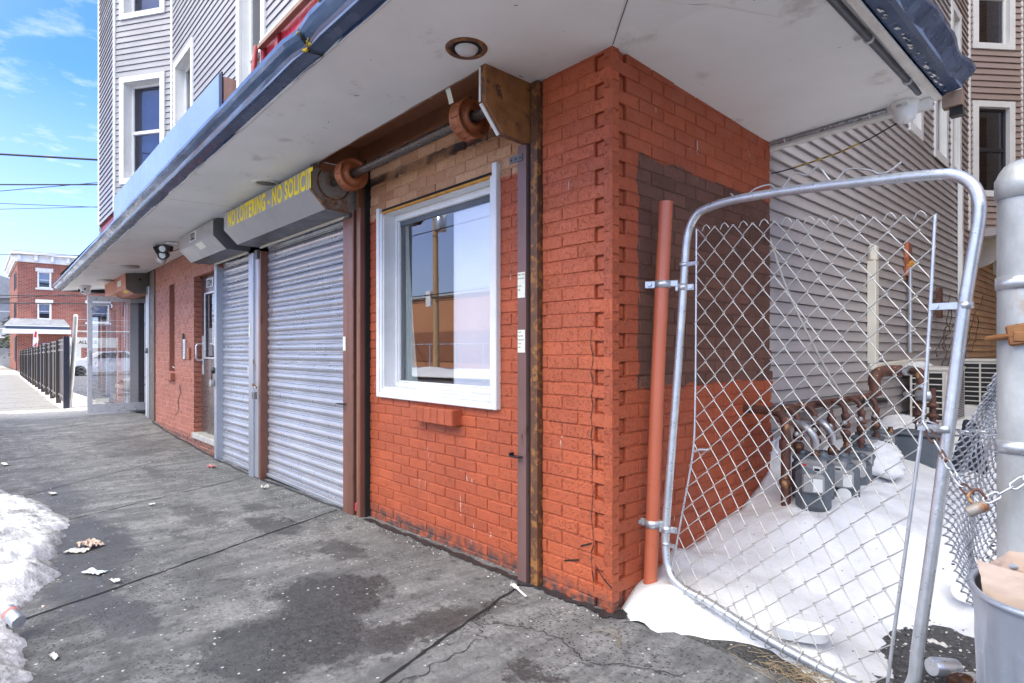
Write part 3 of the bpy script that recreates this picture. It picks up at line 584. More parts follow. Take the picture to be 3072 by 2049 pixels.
# intercom + slot
mb=B('hoodplate'); mb.obox((0,0,0),(1,0,0),(0,1,0),(0,0,1),-7.55,-7.50,-.03,0.0,1.10,1.46,.004); mb.mat('alu'); mb.obox((0,0,0),(1,0,0),(0,1,0),(0,0,1),-7.50,-7.40,-.025,0.0,1.10,1.38,.003)
mb.mat('black')
for k in range(7): mb.box(-7.47,-.028,1.14+k*.03,-7.45,-.0255,1.15+k*.03)
mb.mat('brick_pale'); mb.obox((0,0,0),(1,0,0),(0,1,0),(0,0,1),-7.28,-7.17,-.03,0.0,1.10,1.26,.005)
mb.build('intercom',bld)
# window (big)
def bigwindow():
    mb=B('whiteold'); Z=Vector((0,0,1)); bx=lambda a,b,c,d,y0,y1,be=.004: mb.obox((0,0,0),(1,0,0),(0,1,0),(0,0,1),a,b,y0,y1,c,d,be)
    u0,z0,u1,z1=WIN
    for (w0,w1,yy) in ((0,.04,.006),(.04,.066,.014),(.066,.078,.024)):   # stepped moulding
        a,b,c,d=u0+w0,u1-w0,z0+w0,z1-w0; e=w1-w0
        bx(a,a+e,c,d,yy,.045); bx(b-e,b,c,d+(.03 if w0==0 else 0),yy,.045); bx(a+e,b-e,c,c+e,yy,.045)
    a,b,c,d=u0+.078,u1-.078,z0+.078,z1-.05
    bx(a-.01,a,c,d,.04,.20,0); bx(b,b+.01,c,d,.04,.20,0); bx(a,b,c-.01,c,.04,.20,0); bx(a,b,d,d+.01,.04,.20,0)
    # inner stops
    bx(a,a+.03,c,d,.115,.15); bx(b-.03,b,c,d,.115,.15); bx(a+.03,b-.03,c,c+.03,.105,.15); bx(a+.03,b-.03,d-.045,d,.115,.15)
    bx(a+.03,a+.042,c+.03,d-.045,.127,.15); bx(b-.042,b-.03,c+.03,d-.045,.127,.15); bx(a+.042,b-.042,c+.03,c+.043,.122,.15)
    mb.mat('metergrey'); bx(a+.042,b-.042,d-.08,d-.045,.139,.152,0)
    mb.mat('foam'); bx(u0+.04,u1-.04,z1-.046,z1-.030,.018,.06,.005); mb.mat('crack'); bx(u0+.04,u1-.04,z1-.029,z1-.010,.032,.06,0)
    w=mb.build('window',bld); w['label']='large square fixed window in a white moulded frame'
    g=B('glass'); g.face([(a+.033,.146,c+.033),(b-.033,.146,c+.033),(b-.033,.146,d-.05),(a+.033,.146,d-.05)]); g.build('pane',w)
    g=B('board'); g.obox((0,0,0),(1,0,0),(0,1,0),(0,0,1),-1.43,-.91,.156,.186,c+.012,d-.085,.002); g.build('insulation_board',w)
    g=B('curtain'); g.grid(lambda s,t:(a+.035+s*(.05+.13*(1-t)**1.5),.19+.012*math.sin(s*18),c+.015+t*(d-c-.03)),14,10); g.build('curtain',w)
    r=B('roomtan'); r.box(-2.3,1.1,.2,-.6,1.12,2.55); r.box(-2.31,.28,.2,-2.3,1.1,2.55); r.box(-.6,.28,.2,-.59,1.1,2.55); r.box(-2.3,.28,.19,-.6,1.1,.2); r.box(-2.3,.28,2.55,-.6,1.1,2.56); r.build('room_lining',w)
bigwindow()
# upper front: siding with bay
CW=(-5.22,3.0,-4.36,5.9); FW=(-8.02,3.9,-7.0,5.42)
front=MB()
a33=R_(33); Pb=Vector((-8.164,0)); UB=Vector((-math.cos(a33),-math.sin(a33))); NB=Vector((math.sin(a33),-math.cos(a33)))
Lb=1.072; Pe=Pb+UB*Lb; 
def sh(h,c): return (h[0]+c,h[1]+c,h[2]-c,h[3]-c)
siding(front,(0,0),(1,0),(0,-1),-8.16,-.07,2.9,9.6,[sh(CW,.06),sh(FW,.06)],'siding',outd=.013)
front.build('upper_front_wall',bld)
window(bld,(0,0),(1,0),(0,-1),*CW,cas=.10,dep=.12,label='tall upper window with wide white casing'); window(bld,(0,0),(1,0),(0,-1),*FW,cas=.09,dep=.14)
bay=MB(); BW1=(.13,3.75,.97,5.38); BW2=(.13,6.26,.97,7.9)
siding(bay,Pb,UB,NB,0,Lb,2.75,9.6,[sh(BW1,.06),sh(BW2,.06)],'siding',outd=.013)
Pa=Vector((Pe.x-1.48,Pe.y)); siding(bay,(Pe.x,Pe.y),(-1,0),(0,-1),0,1.48,3.36,9.6,[],'siding')
UB2=Vector((-math.cos(a33),math.sin(a33))); NB2=Vector((-math.sin(a33),-math.cos(a33))); siding(bay,Pa,UB2,NB2,0,Lb,2.75,9.6,[],'siding')
bay.mat('white'); 
for P_ in (Pb,Pe,Pa): bay.tube([(P_.x,P_.y-.008,2.75 if P_ is Pb else 3.36),(P_.x,P_.y-.008,9.6)],.026,6)
bay.mat('redpanel'); 
bay.mesh([(Pb.x,Pb.y,3.34),(Pe.x,Pe.y,3.34),(Pa.x,Pa.y,3.34),(Pa.x-.9,0,3.34)],[(0,1,2,3)],False)
bay.mat('redframe'); bay.box(Pa.x-.02,Pe.y+.02,3.2,Pe.x,Pe.y+.06,3.34)
by=bay.build('bay_window',bld)
for bw in (BW1,BW2): window(by,Pb,UB,NB,*bw,cas=.085,dep=.15,name='sash_window')
# left end, back, roof
mb=MB(); xe=Pa.x-Lb*math.cos(a33)
siding(mb,(xe,0),(0,1),(-1,0),0,12,-.2,9.6,[],'siding'); mb.mat('white'); mb.box(xe,0.02,2.9,xe+.3,.05,9.6)
mb.mat('hooddark'); mb.box(xe+.02,.6,-.3,-9.8,.65,2.7); mb.mat('steeldoor'); mb.box(xe+.02,.26,2.3,-9.8,.6,2.7)
mb.build('end_wall',bld)
mb=B('blinddark'); mb.prism([(Pb.x-.10,.44),(Pb.x-.22,.16),(Pe.x-.08,Pe.y+.24),(Pa.x+.08,Pe.y+.24),(Pa.x-Lb*.7,.2),(Pa.x-Lb*.7,.44)],3.42,9.5,'z'); mb.mat('dark'); mb.box(xe+.05,.45,2.72,-.45,14.9,9.55); mb.box(xe+.5,1.3,-.3,-.45,14.9,2.72); mb.box(-9.2,.34,-.3,-2.45,1.3,2.70); mb.build('inner_walls',bld)
mb=B('asphaltroof'); mb.box(xe-.2,-.35,9.62,.25,15.2,9.75); mb.mat('white'); mb.box(xe-.25,-.42,9.3,.3,-.36,9.75); mb.box(.27,-.3,9.3,.33,15.2,9.75); mb.build('roof',bld)
# alley side siding x=-.07, with right bay further back
SW=[(5.1,3.55,5.62,5.3),(6.15,3.5,6.8,5.2),(7.0,3.5,7.55,5.7)]
mb=MB(); siding(mb,(-.07,0),(0,1),(1,0),1.62,7.38,-.02,9.6,[sh(h,.05) for h in SW],'siding_warm'); siding(mb,(-.07,0),(0,1),(1,0),7.38,8.09,-.02,9.6,[sh(h,.05) for h in SW],'siding_bounce'); siding(mb,(-.07,0),(0,1),(1,0),8.09,15,-.02,2.9,[],'siding_glow')
mb.build('alley_wall',bld)
for h in SW: window(bld,(-.07,0),(0,1),(1,0),*h,cas=.10,dep=.05)
mb=MB(); a53=R_(52.7); Pr=Vector((-.07,8.09)); UR=Vector((math.cos(a53),math.sin(a53))); NR=Vector((math.sin(a53),-math.cos(a53)))
RW=[(.06,3.38,.70,4.72),(.06,5.45,.70,6.95),(.06,7.5,.70,8.9)]
siding(mb,Pr,UR,NR,0,1.5,2.9,9.6,[sh(h,.05) for h in RW],'siding_bounce'); Pq=Pr+UR*1.5
siding(mb,Pq,(0,1),(1,0),0,2.5,2.9,9.6,[],'siding_bounce'); mb.mat('white'); mb.tube([(Pr.x,Pr.y,2.9),(Pr.x,Pr.y,9.6)],.035,6); mb.tube([(Pq.x,Pq.y,2.9),(Pq.x,Pq.y,9.6)],.035,6); mb.box(-.05,7.35,.0,-.0,7.43,3.5)
mb.tube([Pr.to_3d()+UR.to_3d()*.82+Vector((0,0,2.9)),Pr.to_3d()+UR.to_3d()*.82+Vector((0,0,9.6))],.02,6)
mb.mesh([(Pr.x,Pr.y,2.9),(Pq.x,Pq.y,2.9),(Pq.x,Pq.y+2.5,2.9),(Pr.x,Pq.y+2.5,2.9)],[(0,1,2,3)],False)
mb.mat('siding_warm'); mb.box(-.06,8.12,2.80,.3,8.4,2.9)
mb.mat('cream')   # scrolled bracket under the bay
for yy in (8.75,9.9):
    pr=[(-.06,2.89),(.62,2.89),(.60,2.78),(.45,2.76),(.36,2.66),(.22,2.62),(.12,2.52),(.0,2.46),(-.06,2.44)]
    mb.prism([(a,b) for a,b in pr],yy,yy+.09,'y')
rb=mb.build('rear_bay',bld)
for h in RW: window(rb,Pr,UR,NR,*h,cas=.085,dep=.07,sash='darkframe' if h[1]<4 else 'white',blind=None,name='sash_window')
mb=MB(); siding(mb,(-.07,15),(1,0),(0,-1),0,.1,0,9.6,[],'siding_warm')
# hole where siding is broken open
mb=B('housing'); mb.box(-.058,4.92,1.95,-.045,5.10,2.35); mb.mat('railred'); mb.box(-.04,5.0,1.9,-.01,5.04,2.33); mb.mat('hoodred'); mb.prism([(4.93,2.33),(4.98,2.35),(4.97,2.05),(4.94,2.0),(4.95,2.12),(4.92,2.18)],-.045,-.02); mb.build('siding_damage',bld)
# canopy
def zs(x,y):
    a=2.63+min(x,0)*.0097; b=2.63+min(x+1,0)*.0195
    t=min(max(-y/.94,0),1); z=a*(1-t)+b*t
    if y>0: z=2.632-.034*y+.03*max(0,x)
    return z
def ye(x): return -.936-.003*(x+1)
can=MB(); can.mat('soffit'); XL,XR,YB=-12.9,.87,1.70
def hole(x,y): return (-2.42<x<-.53 and y>-.31 and y<.2) or (y>.06 and x<-.02)
xs_=sorted([XL+ (XR-XL)*i/70 for i in range(71)]+[-2.42,-.53,-.02]); ys_=sorted([-.936+i*.13 for i in range(21)]+[-.31,.06,.2,YB])
ys_=[y for y in ys_ if y<=YB]
P=lambda x,y:(x,y if y>-.93 else ye(x),zs(x,y)+.004*nz(x,y,1.2,2))
for xa,xb in zip(xs_,xs_[1:]):
    for ya,yb in zip(ys_,ys_[1:]):
        if hole((xa+xb)/2,(ya+yb)/2): continue
        can.face([P(xa,ya),P(xa,yb),P(xb,yb),P(xb,ya)],True)
can.mat('crack'); 
def sline(a,b,w,m='crack',dz=-.003,seed=1):
    can.mat(m); rnd=random.Random(seed); A,Bv=Vector((*a,0)),Vector((*b,0)); q=(Bv-A).normalized().orthogonal(); d=(Bv-A).normalized(); q=Vector((-d.y,d.x,0)); pr=None
    for i in range(13):
        p=A.lerp(Bv,i/12)+q*rnd.uniform(-w,w)*.4; l=p+q*w/2; r=p-q*w/2; l.z=zs(l.x,l.y)+dz; r.z=zs(r.x,r.y)+dz
        if pr: can.face([pr[0],pr[1],r,l])
        pr=(l,r)
sline((.01,-.01),(.87,-.80),.004,seed=3); sline((.30,-.25),(.62,.35),.0035,'lip',seed=5); 
for x in (-4.2,-7.4,-9.9,-11.2): sline((x,-.05),(x,-.9),.004,seed=int(-x))
for k in range(60):
    rx=random.uniform(-3.5,.8); ry=random.uniform(-.9,-.02) if rx<0 else random.uniform(-.8,1.6); l_=random.uniform(.004,.03); an=random.uniform(0,6.28); sline((rx,ry),(rx+l_*math.cos(an),ry+l_*math.sin(an)),random.uniform(.002,.006),random.choice(['crack','lip','lip']),seed=k)
sline((-2.43,-.315),(-.53,-.315),.012,'wood',-.001,seed=77)
sline((-2.55,-.33),(-2.40,-.30),.012,'crack',-.004,seed=78)
can.mat('lip'); can.box(.70,1.66,2.55,.87,1.72,2.60); can.obox((-.02,1.655,2.535),(1,0,.031),(0,1,0),(0,0,1),0,.74,0,.06,0,.06)
can.box(.872,-.93,2.60,.905,1.74,2.66)
for i in range(60):
    x0=XL+(XR-XL)*i/60; x1=XL+(XR-XL)*(i+1)/60
    can.mesh([(x0,ye(x0),zs(x0,-.94)),(x1,ye(x1),zs(x1,-.94)),(x1,ye(x1)-.012,zs(x1,-.94)-.004),(x0,ye(x0)-.012,zs(x0,-.94)-.004),(x0,ye(x0)-.012,zs(x0,-.94)+.02),(x1,ye(x1)-.012,zs(x1,-.94)+.02)],[(0,1,2,3),(3,2,5,4)],False)
can.mat('dark')  # top of the canopy
can.mesh([(XL,-.94,2.72),(XR+.02,-.94,2.86),(XR+.02,1.7,2.86),(XL,1.7,2.72)],[(0,1,2,3)],False)
can.box(XL,-.93,2.40,XL+.02,.1,2.70)
cn=can.build('canopy',bld)
# gutters: profile (outward offset, height) from the soffit edge
def gprof(k): return [(0.,.0),(.0,.012),(.055,.016),(.072,.020),(.078,.028),(.086,.045),(.112,.066),(.126,.085),(.128,.105),(.120,.112),(.112,.108)]
GP=gprof(0)
gt=MB(); gt.smooth=True; n=90; XC=1.03
xsg=[XL-.05+(1.0-XL+.05)*i/n for i in range(n+1)]
def gpt(x,k):
    o,h=GP[k]; j=.004*nz(x,k*.3,2.2,4); br=.016*math.exp(-((x+1.0)/.03)**2)
    return (x,ye(x)-.012-o-j+(br if k>3 else 0),zs(x,-.94)+h+.003*nz(x,1,3,7)-(br*.8))
for k in range(len(GP)-1):
    gt.mat('blue' if k<3 else ('panelblue' if k==3 else 'gutter'))  # underside painted in shade colour, crease strip as a painted highlight
    for xa,xb in zip(xsg,xsg[1:]): gt.face([gpt(xa,k),gpt(xb,k),gpt(xb,k+1),gpt(xa,k+1)],k>4)
gt.mat('blue'); gt.face([gpt(XL-.05,k) for k in range(len(GP))])
gt.mat('crack'); pr=None
for k in range(len(GP)-2):
    a=gpt(-1.0+.012*math.sin(k*2),k); b=gpt(-.985+.012*math.sin(k*2.3),k)
    a=(a[0],a[1]-.006,a[2]-.004); b=(b[0],b[1]-.006,b[2]-.004)
    if pr: gt.face([pr[0],pr[1],b,a])
    pr=(a,b)
gt.mat('moss')
for k in range(46):
    x=random.choice([random.gauss(-1.0,.02),random.gauss(-.62,.07)]); kk=random.choice([3,4,5,7]) if x<-.9 else 8; p=gpt(x,kk); r=random.uniform(.003,.011)
    gt.lathe((p[0],p[1]-.002,p[2]),[(0,-r),(r*.8,-r*.5),(r,0),(r*.7,r*.6),(0,r)],(random.random()-.5,1,random.random()-.5),6)
g1=gt.build('gutter',cn); g1['label']='long weathered blue gutter with mossy joint'
gt=MB(); ys2=[-1.0+i*2.76/50 for i in range(51)]
def gpy(y,k):
    o,h=GP[k]; dent=.0 if k<4 else .022*max(0,math.sin(y*9+1.))*max(0,min(1,(y-.2)))+.01*nz(y,k*.2,5,3)
    return (.905+o*1.15-dent*.5,y,2.615+h*1.1-dent+.01*max(0,y-1.2))
for k in range(len(GP)-1):
    gt.mat('blue' if k<3 else ('panelblue' if k==3 else 'gutter'))  # alley gutter: same painted shade below and painted highlight on the crease
    for a,b in zip(ys2,ys2[1:]): gt.face([gpy(a,k),gpy(b,k),gpy(b,k+1),gpy(a,k+1)],k>4)
gt.mat('gutter'); gt.face([gpy(ys2[-1],k) for k in range(len(GP))])
gt.mat('soffit')
for k in range(34):
    y=random.uniform(.55,1.7); x=.915+random.uniform(0,.022); l_=random.uniform(.01,.05); gt.mesh([(x,y,2.6245),(x+.008,y+.004,2.6245),(x+.012,y+l_,2.6245),(x+.002,y+l_*.9,2.6245)],[(0,3,2,1)],False)
gt.mat('wood'); gt.box(.90,1.77,2.56,.99,1.83,2.64); gt.mat('plasticblack'); gt.box(.93,1.79,2.51,.99,1.84,2.56)
g2=gt.build('gutter',cn); g2['label']='dented blue gutter end along the alley side'
# ---------------------------------------------------------------- things on the facade
# old shutter frame over the window, cover missing
osf=empty('shutter_frame',(-1.5,0,0),'rusty open shutter frame with exposed barrel and drums above the white window','shutter frame')
prof=[(-.335,2.628),(-.33,2.44),(-.216,2.313),(-.03,2.306),(.03,2.33),(.03,2.70),(-.208,2.73)]
mb=B('rustplate'); mb.prism(prof,-.525,-.517)
mb.mat('rust'); 
for (a,b) in zip(prof,prof[1:4]): 
    v=Vector((0,b[0]-a[0],b[1]-a[1])); L=v.length; v.normalize(); q=Vector((0,v.z,-v.y)); mb.obox((-.56,a[0],a[1]),(1,0,0),v,q,0,.036,0,L,-.004,.0)
mb.mat('lip'); mb.box(-.562,-.338,2.45,-.55,-.333,2.62); p0,p1=prof[1],prof[2]; v=Vector((0,p1[0]-p0[0],p1[1]-p0[1])); L=v.length; v.normalize(); mb.obox((-.562,p0[0]-.004,p0[1]),(1,0,0),v,Vector((0,v.z,-v.y)),0,.02,0,L,-.004,.004)
o=mb.build('end_plate',osf); o['label']='ochre rusted end plate'
hp_=[(-.03,2.61),(-.265,2.618),(-.385,2.548),(-.385,2.392),(-.262,2.266),(-.06,2.262),(.03,2.30),(.03,2.61)]
mb=B('rustgrey'); mb.prism(hp_,-2.455,-2.447); mb.mat('rust')
for (a,b) in zip(hp_[1:],hp_[2:6]):
    v=Vector((0,b[0]-a[0],b[1]-a[1])); L=v.length; v.normalize(); q=Vector((0,v.z,-v.y)); mb.obox((-2.447,a[0],a[1]),(1,0,0),v,q,0,.03,0,L,-.004,.0)
mb.lathe((-2.446,-.2,2.47),[(.13,0),(.13,.004),(.118,.005),(.118,0)],(1,0,0),32)
o=mb.build('end_plate',osf); o['label']='grey end plate flaking to rust'
mb=B('housing'); mb.box(-2.44,.005,2.625,-.53,.033,2.79); mb.box(-2.44,-.31,2.77,-.53,.03,2.79); mb.box(-2.44,-.32,2.64,-.53,-.305,2.79); mb.box(-2.452,-.31,2.56,-2.441,.03,2.80); mb.box(-.529,-.31,2.66,-.50,.03,2.80); mb.build('housing',osf)
mb=B('shaft'); mb.tube([(-2.447,-.2,2.47),(-1.4,-.2,2.472),(-.525,-.2,2.475)],.029,20); mb.build('barrel',osf)
def drum(x):
    mb=B('drum'); R=.102; w_=.085
    mb.lathe((x-w_/2,-.2,2.471),[(.034,.0),(.06,.006),(.062,-.004),(.085,-.002),(R,0),(R+.008,.002),(R+.008,.008),(R-.004,.012),(R-.004,w_-.012),(R+.008,w_-.008),(R+.008,w_-.002),(R,w_),(.095,w_-.004),(.09,w_-.012),(.066,w_-.010),(.06,w_+.006),(.042,w_+.010),(.034,w_-.01)],(1,0,0),36)
    for k in range(8):
        a=k*.785; mb.obox((x,-.2,2.471),(1,0,0),(0,math.cos(a),math.sin(a)),(0,-math.sin(a),math.cos(a)),-w_/2+.012,w_/2-.012,R-.006,R+.003,-.012,.012)
    return mb.build('drum',osf)
drum(-.81)
drum(-2.16)
mb=B('sticker'); mb.grid(lambda s,t:(-.90-.01*t+s*.04,-.27-.035*t,2.56+.11*t+.01*math.sin(t*3)),2,6); o=mb.build('strap',osf)
mb=B('postbrown'); mb.box(-.600,-.040,.0,-.535,.035,2.31); mb.mat('crack'); mb.box(-.533,-.015,.0,-.512,.035,2.33); mb.mat('rust'); mb.box(-.511,-.030,.0,-.462,.035,2.62); 
o=mb.build('guide_rail',osf)
mb=B('hooddark'); mb.box(-.66,-.045,2.225,-.56,-.041,2.262); mb.mat('black')
for k in range(3): mb.lathe((-.645+k*.035,-.046,2.243),[(.007,0),(.007,.001)],(0,-1,0),8)
mb.build('bracket',osf); mb=B('plasticblack'); mb.box(-.63,-.075,.655,-.56,-.042,.661); mb.box(-.633,-.075,.661,-.627,-.042,.675); mb.build('latch_tab',osf)
for zz,h_,rows in ((1.50,.135,'SMART GATES|347 251 7628||347 251|7628|'),(1.21,.12,'GATES|SOLUTION|ROLLDOWN|GATES|MAIN|')):
    mb=B('sticker'); mb.box(-.597,-.0425,zz,-.541,-.0415,zz+h_); o=mb.build('sticker',osf)
    rr=[r for r in rows.split('|')]; 
    for k,r in enumerate(rr):
        if r: text(r,'lettering',.0105,(-.594,-.0428,zz+h_-.016-k*.020),(1,0,0),(0,0,1),'black',osf,0,.75,ext=.0002)
# the roll-down shutters
hp=[(-.265,2.618),(-.385,2.548),(-.385,2.392),(-.262,2.266),(-.06,2.262),(-.03,2.28),(-.03,2.61)]
def curtain(x0,x1,z0,z1,y,parent,pitch=.094,seed=1):
    """interlocking curved slats"""
    mb=B('slat'); rnd=random.Random(seed); mb.smooth=True
    pf=[(0,0),(.003,.010),(-.004,.013),(-.004,.020),(.003,.023),(.000,.030),(-.010,.045),(-.013,.060),(-.010,.075),(-.002,.088),(.003,.092)]
    n=int((z1-z0)/pitch); segs=[x0,x0+.03,x0+.06]+[x0+(x1-x0)*k/10 for k in range(1,10)]+[x1-.06,x1-.03,x1]
    for i in range(n+1):
        zb=z0+i*pitch; dd=rnd.uniform(-.0015,.0015)
        for (a,b),(c,d) in zip(pf,pf[1:]):
            if zb+d>z1: break
            for xa,xb in zip(segs,segs[1:]):
                da=.003*nz(xa,zb,2.5,seed)+.004*(1 if xa in(x0,x1) else 0)+dd; db=.003*nz(xb,zb,2.5,seed)+dd+.004*(1 if xb in(x0,x1) else 0)
                mb.face([(xa,y+a+da,zb+b),(xb,y+a+db,zb+b),(xb,y+c+db,zb+d),(xa,y+c+da,zb+d)])
        mb.mat('slat')
    mb.smooth=False; mb.mat('railgrey'); mb.obox((0,0,0),(1,0,0),(0,1,0),(0,0,1),x0,x1,y-.02,y+.02,z0-.035,z0-.002,.004)
    mb.mat('crack'); mb.box(x0,y-.018,z0-.05,x1,y+.018,z0-.036)
    return mb.build('curtain',parent)
sg=empty('roller_shutter',(-3.5,0,-.05),'wide closed grey roll down shutter under the hood lettered NO LOITERING','roller shutter','closed roll down shutters')
curtain(-4.45,-2.62,-.03,2.34,.05,sg,seed=3)
hd=MB(); x0,x1=-4.42,-2.455; hd.mat('hoodgrey')
for (a,b) in ((0,1),(1,2),(2,3),(3,4)):
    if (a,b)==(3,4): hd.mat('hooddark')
    hd.face([(x0,*hp[a]),(x1,*hp[a]),(x1,*hp[b]),(x0,*hp[b])])
hd.mat('hooddark'); hd.prism(hp,x0-.006,x0); hd.mat('cream'); hd.box(x0+.05,-.065,2.245,x1-.1,-.05,2.262)
hd.mat('lip'); hd.box(x1-.004,-.389,2.39,x1+.006,-.383,2.55)
hood=hd.build('hood',sg)
text('NO LOITERING - NO SOLICIT','lettering',.196,(-4.30,-.3865,2.402),(1,0,0),(0,0,1),'yellow',hood,.006,.68,sp=1.09)
mb=B('railgrey'); mb.obox((0,0,0),(1,0,0),(0,1,0),(0,0,1),-4.76,-4.63,-.045,.05,-.10,2.24,.006); mb.mat('railred'); mb.obox((0,0,0),(1,0,0),(0,1,0),(0,0,1),-4.51,-4.455,-.030,.06,-.10,2.24,.005); mb.mat('railgrey'); mb.box(-4.63,-.025,-.1,-4.51,.06,2.24); mb.mat('hooddark'); mb.obox((0,0,0),(1,0,0),(0,1,0),(0,0,1),-4.55,-4.47,-.06,-.03,2.16,2.25,.004)
mb.mat('sticker'); mb.box(-4.735,-.048,1.36,-4.70,-.046,1.5)
o=mb.build('guide_rail',sg)
mb=B('railred'); mb.obox((0,0,0),(1,0,0),(0,1,0),(0,0,1),-2.62,-2.53,-.038,.05,-.05,2.27,.005); mb.obox((0,0,0),(1,0,0),(0,1,0),(0,0,1),-2.52,-2.44,-.045,.05,-.05,2.30,.005); mb.mat('crack'); mb.box(-2.53,-.02,-.05,-2.52,.05,2.3); mb.box(-2.44,0,-.05,-2.40,.05,2.3); mb.mat('housing'); mb.box(-2.40,-.035,-.05,-2.375,.05,2.62); mb.mat('railred'); mb.obox((0,0,0),(1,0,0),(0,1,0),(0,0,1),-2.372,-2.34,-.040,.03,-.05,2.30,.004); mb.mat('crack'); mb.box(-2.34,.0,-.05,-2.325,.05,2.66)
mb.mat('sticker'); mb.box(-2.615,-.0405,1.22,-2.57,-.0395,1.33); mb.mat('plasticblack'); mb.box(-2.66,-.08,.80,-2.56,-.04,.807); mb.mat('hooddark'); mb.obox((0,0,0),(1,0,0),(0,1,0),(0,0,1),-2.54,-2.46,-.075,-.04,2.24,2.31,.006); mb.build('guide_rail',sg)
def padlock(parent,x,y,z,s=1.,mat='zinc',name='padlock'):
    mb=B(mat); mb.obox((x,y,z),(1,0,0),(0,1,0),(0,0,1),-.022*s,.022*s,-.010*s,.010*s,-.045*s,0,.003); mb.mat('black'); mb.lathe((x,y-.010*s,z-.024*s),[(.006*s,0),(.006*s,.001)],(0,-1,0),8)
    mb.mat('galv'); mb.tube([(x-.014*s,y,z-.004)]+[(x-.014*s*math.cos(a),y,z+.022*s+.014*s*math.sin(a)) for a in [k*math.pi/8 for k in range(9)]]+[(x+.014*s,y,z-.004)],.0032*s,6); o=mb.build(name,parent); return o
o=empty('padlock',(-4.50,-.055,.78),'dark padlock on a rusty hasp between the two shutters','padlock'); 
mb=B('rust'); mb.tube([(-4.56,-.05,.84),(-4.54,-.075,.875),(-4.49,-.08,.87),(-4.47,-.06,.84)],.009,8); mb.build('hasp',o); padlock(o,-4.49,-.075,.80,1.6,'hooddark','lock_body')
ss=empty('roller_shutter',(-5.4,0,-.09),'narrow closed grey roll down shutter under the hood numbered 1322','roller shutter','closed roll down shutters')
curtain(-5.92,-4.76,-.055,2.30,.05,ss,seed=9)
hp2=[(y-.008 if y<-.1 else y,z) for y,z in hp]; hd=MB(); x0,x1=-6.05,-4.75; hd.mat('hoodgrey')
for (a,b) in ((0,1),(1,2),(2,3),(3,4)):
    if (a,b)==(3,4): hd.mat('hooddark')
    hd.face([(x0,*hp2[a]),(x1,*hp2[a]),(x1,*hp2[b]),(x0,*hp2[b])])
hd.mat('hoodgrey'); hd.prism(hp2,x0-.006,x0); hd.mat('hooddark'); hd.prism(hp2,x1,x1+.008); hd.mat('cream'); hd.box(x0+.15,-.06,2.243,x1,-.045,2.262)
hood=hd.build('hood',ss)
mb=B('plate'); mb.box(-5.62,-.3965,2.43,-5.35,-.3935,2.535); mb.build('number_plate',hood); text('1322','digits',.105,(-5.605,-.3995,2.447),(1,0,0),(0,0,1),'black',hood,.001,.95)
mb=B('sticker'); v=Vector((0,hp2[3][0]-hp2[2][0],hp2[3][1]-hp2[2][1])).normalized(); mb.obox((-5.42,hp2[2][0],hp2[2][1]),(1,0,0),v,Vector((0,v.z,-v.y)),0,.24,.005,.08,-.002,.001); mb.build('sticker',hood)
mb=B('railgrey'); mb.obox((0,0,0),(1,0,0),(0,1,0),(0,0,1),-6.0,-5.92,-.035,.06,-.12,2.25,.005); mb.mat('sticker'); mb.box(-5.99,-.037,1.28,-5.965,-.035,1.38); mb.build('guide_rail',ss)
mb=B('alu'); mb.lathe((-4.80,.03,.98+.02),[(.035,0),(.035,.05),(.015,.055)],(0,-1,0),16); mb.box(-4.83,-.03,.96,-4.70,-.02,1.05); mb.build('slide_lock',ss)
o=empty('padlock',(-6.03,-.03,.80),'round padlock hanging beside the dark door marked 1324','padlock'); mb=B('plasticblack'); mb.lathe((-6.0,-.035,.98),[(.04,0),(.035,.03),(.015,.035)],(0,-1,0),12); mb.mat('rustpipe'); mb.tube([(-6.0,-.06,.96),(-6.01,-.06,.86)],.009,8); mb.build('hasp',o); mb=B('zinc'); mb.lathe((-6.01,-.045,.83),[(.045,0),(.048,.01),(.045,.03)],(0,-1,0),18); mb.build('lock_body',o)
# far shutter hood over the shop entrance
es=empty('roller_shutter',(-10.8,0,.05),'red oxide shutter hood with brown end post over the far shop door','roller shutter','roll up shutters')
dz=-.055; hp3=[(-.216,2.597),(-.325,2.50),(-.318,2.25),(-.20,2.175),(.015,2.17),(.03,2.20),(.03,2.60)]
hd=MB(); hd.mat('hoodred'); x0,x1=-11.95,-9.86
for (a,b) in ((0,1),(1,2),(2,3),(3,4)): hd.face([(x0,*hp3[a]),(x1,*hp3[a]),(x1,*hp3[b]),(x0,*hp3[b])])
hd.prism(hp3,x0-.01,x0); hd.mat('hoodplate'); hd.prism(hp3,x1,x1+.01); hd.mat('crack'); hd.lathe((x1+.011,-.12,2.42),[(.018,0),(.018,.001)],(1,0,0),12)
hood=hd.build('hood',es)
mb=B('sticker'); mb.box(-10.6,-.327,2.33,-10.25,-.3235,2.43); v=Vector((0,hp3[3][0]-hp3[2][0],hp3[3][1]-hp3[2][1])).normalized(); mb.mat('yellowlabel'); mb.obox((-10.3,hp3[2][0],hp3[2][1]),(1,0,0),v,Vector((0,v.z,-v.y)),0,.3,.02,.08,-.003,.001); mb.build('sticker',hood)
mb=B('hoodplate'); mb.obox((0,0,0),(1,0,0),(0,1,0),(0,0,1),-9.62,-9.31,-.02,.30,.0,2.53,.006); mb.mat('railgrey'); mb.obox((0,0,0),(1,0,0),(0,1,0),(0,0,1),-9.80,-9.63,-.035,.2,.0,2.3,.006); mb.mat('white'); mb.box(-9.98,-.01,.0,-9.82,.18,2.25); mb.mat('hooddark'); mb.lathe((-9.72,-.035,1.22),[(.045,0),(.045,.03),(.02,.035)],(0,-1,0),14)
mb.build('guide_rail',es)
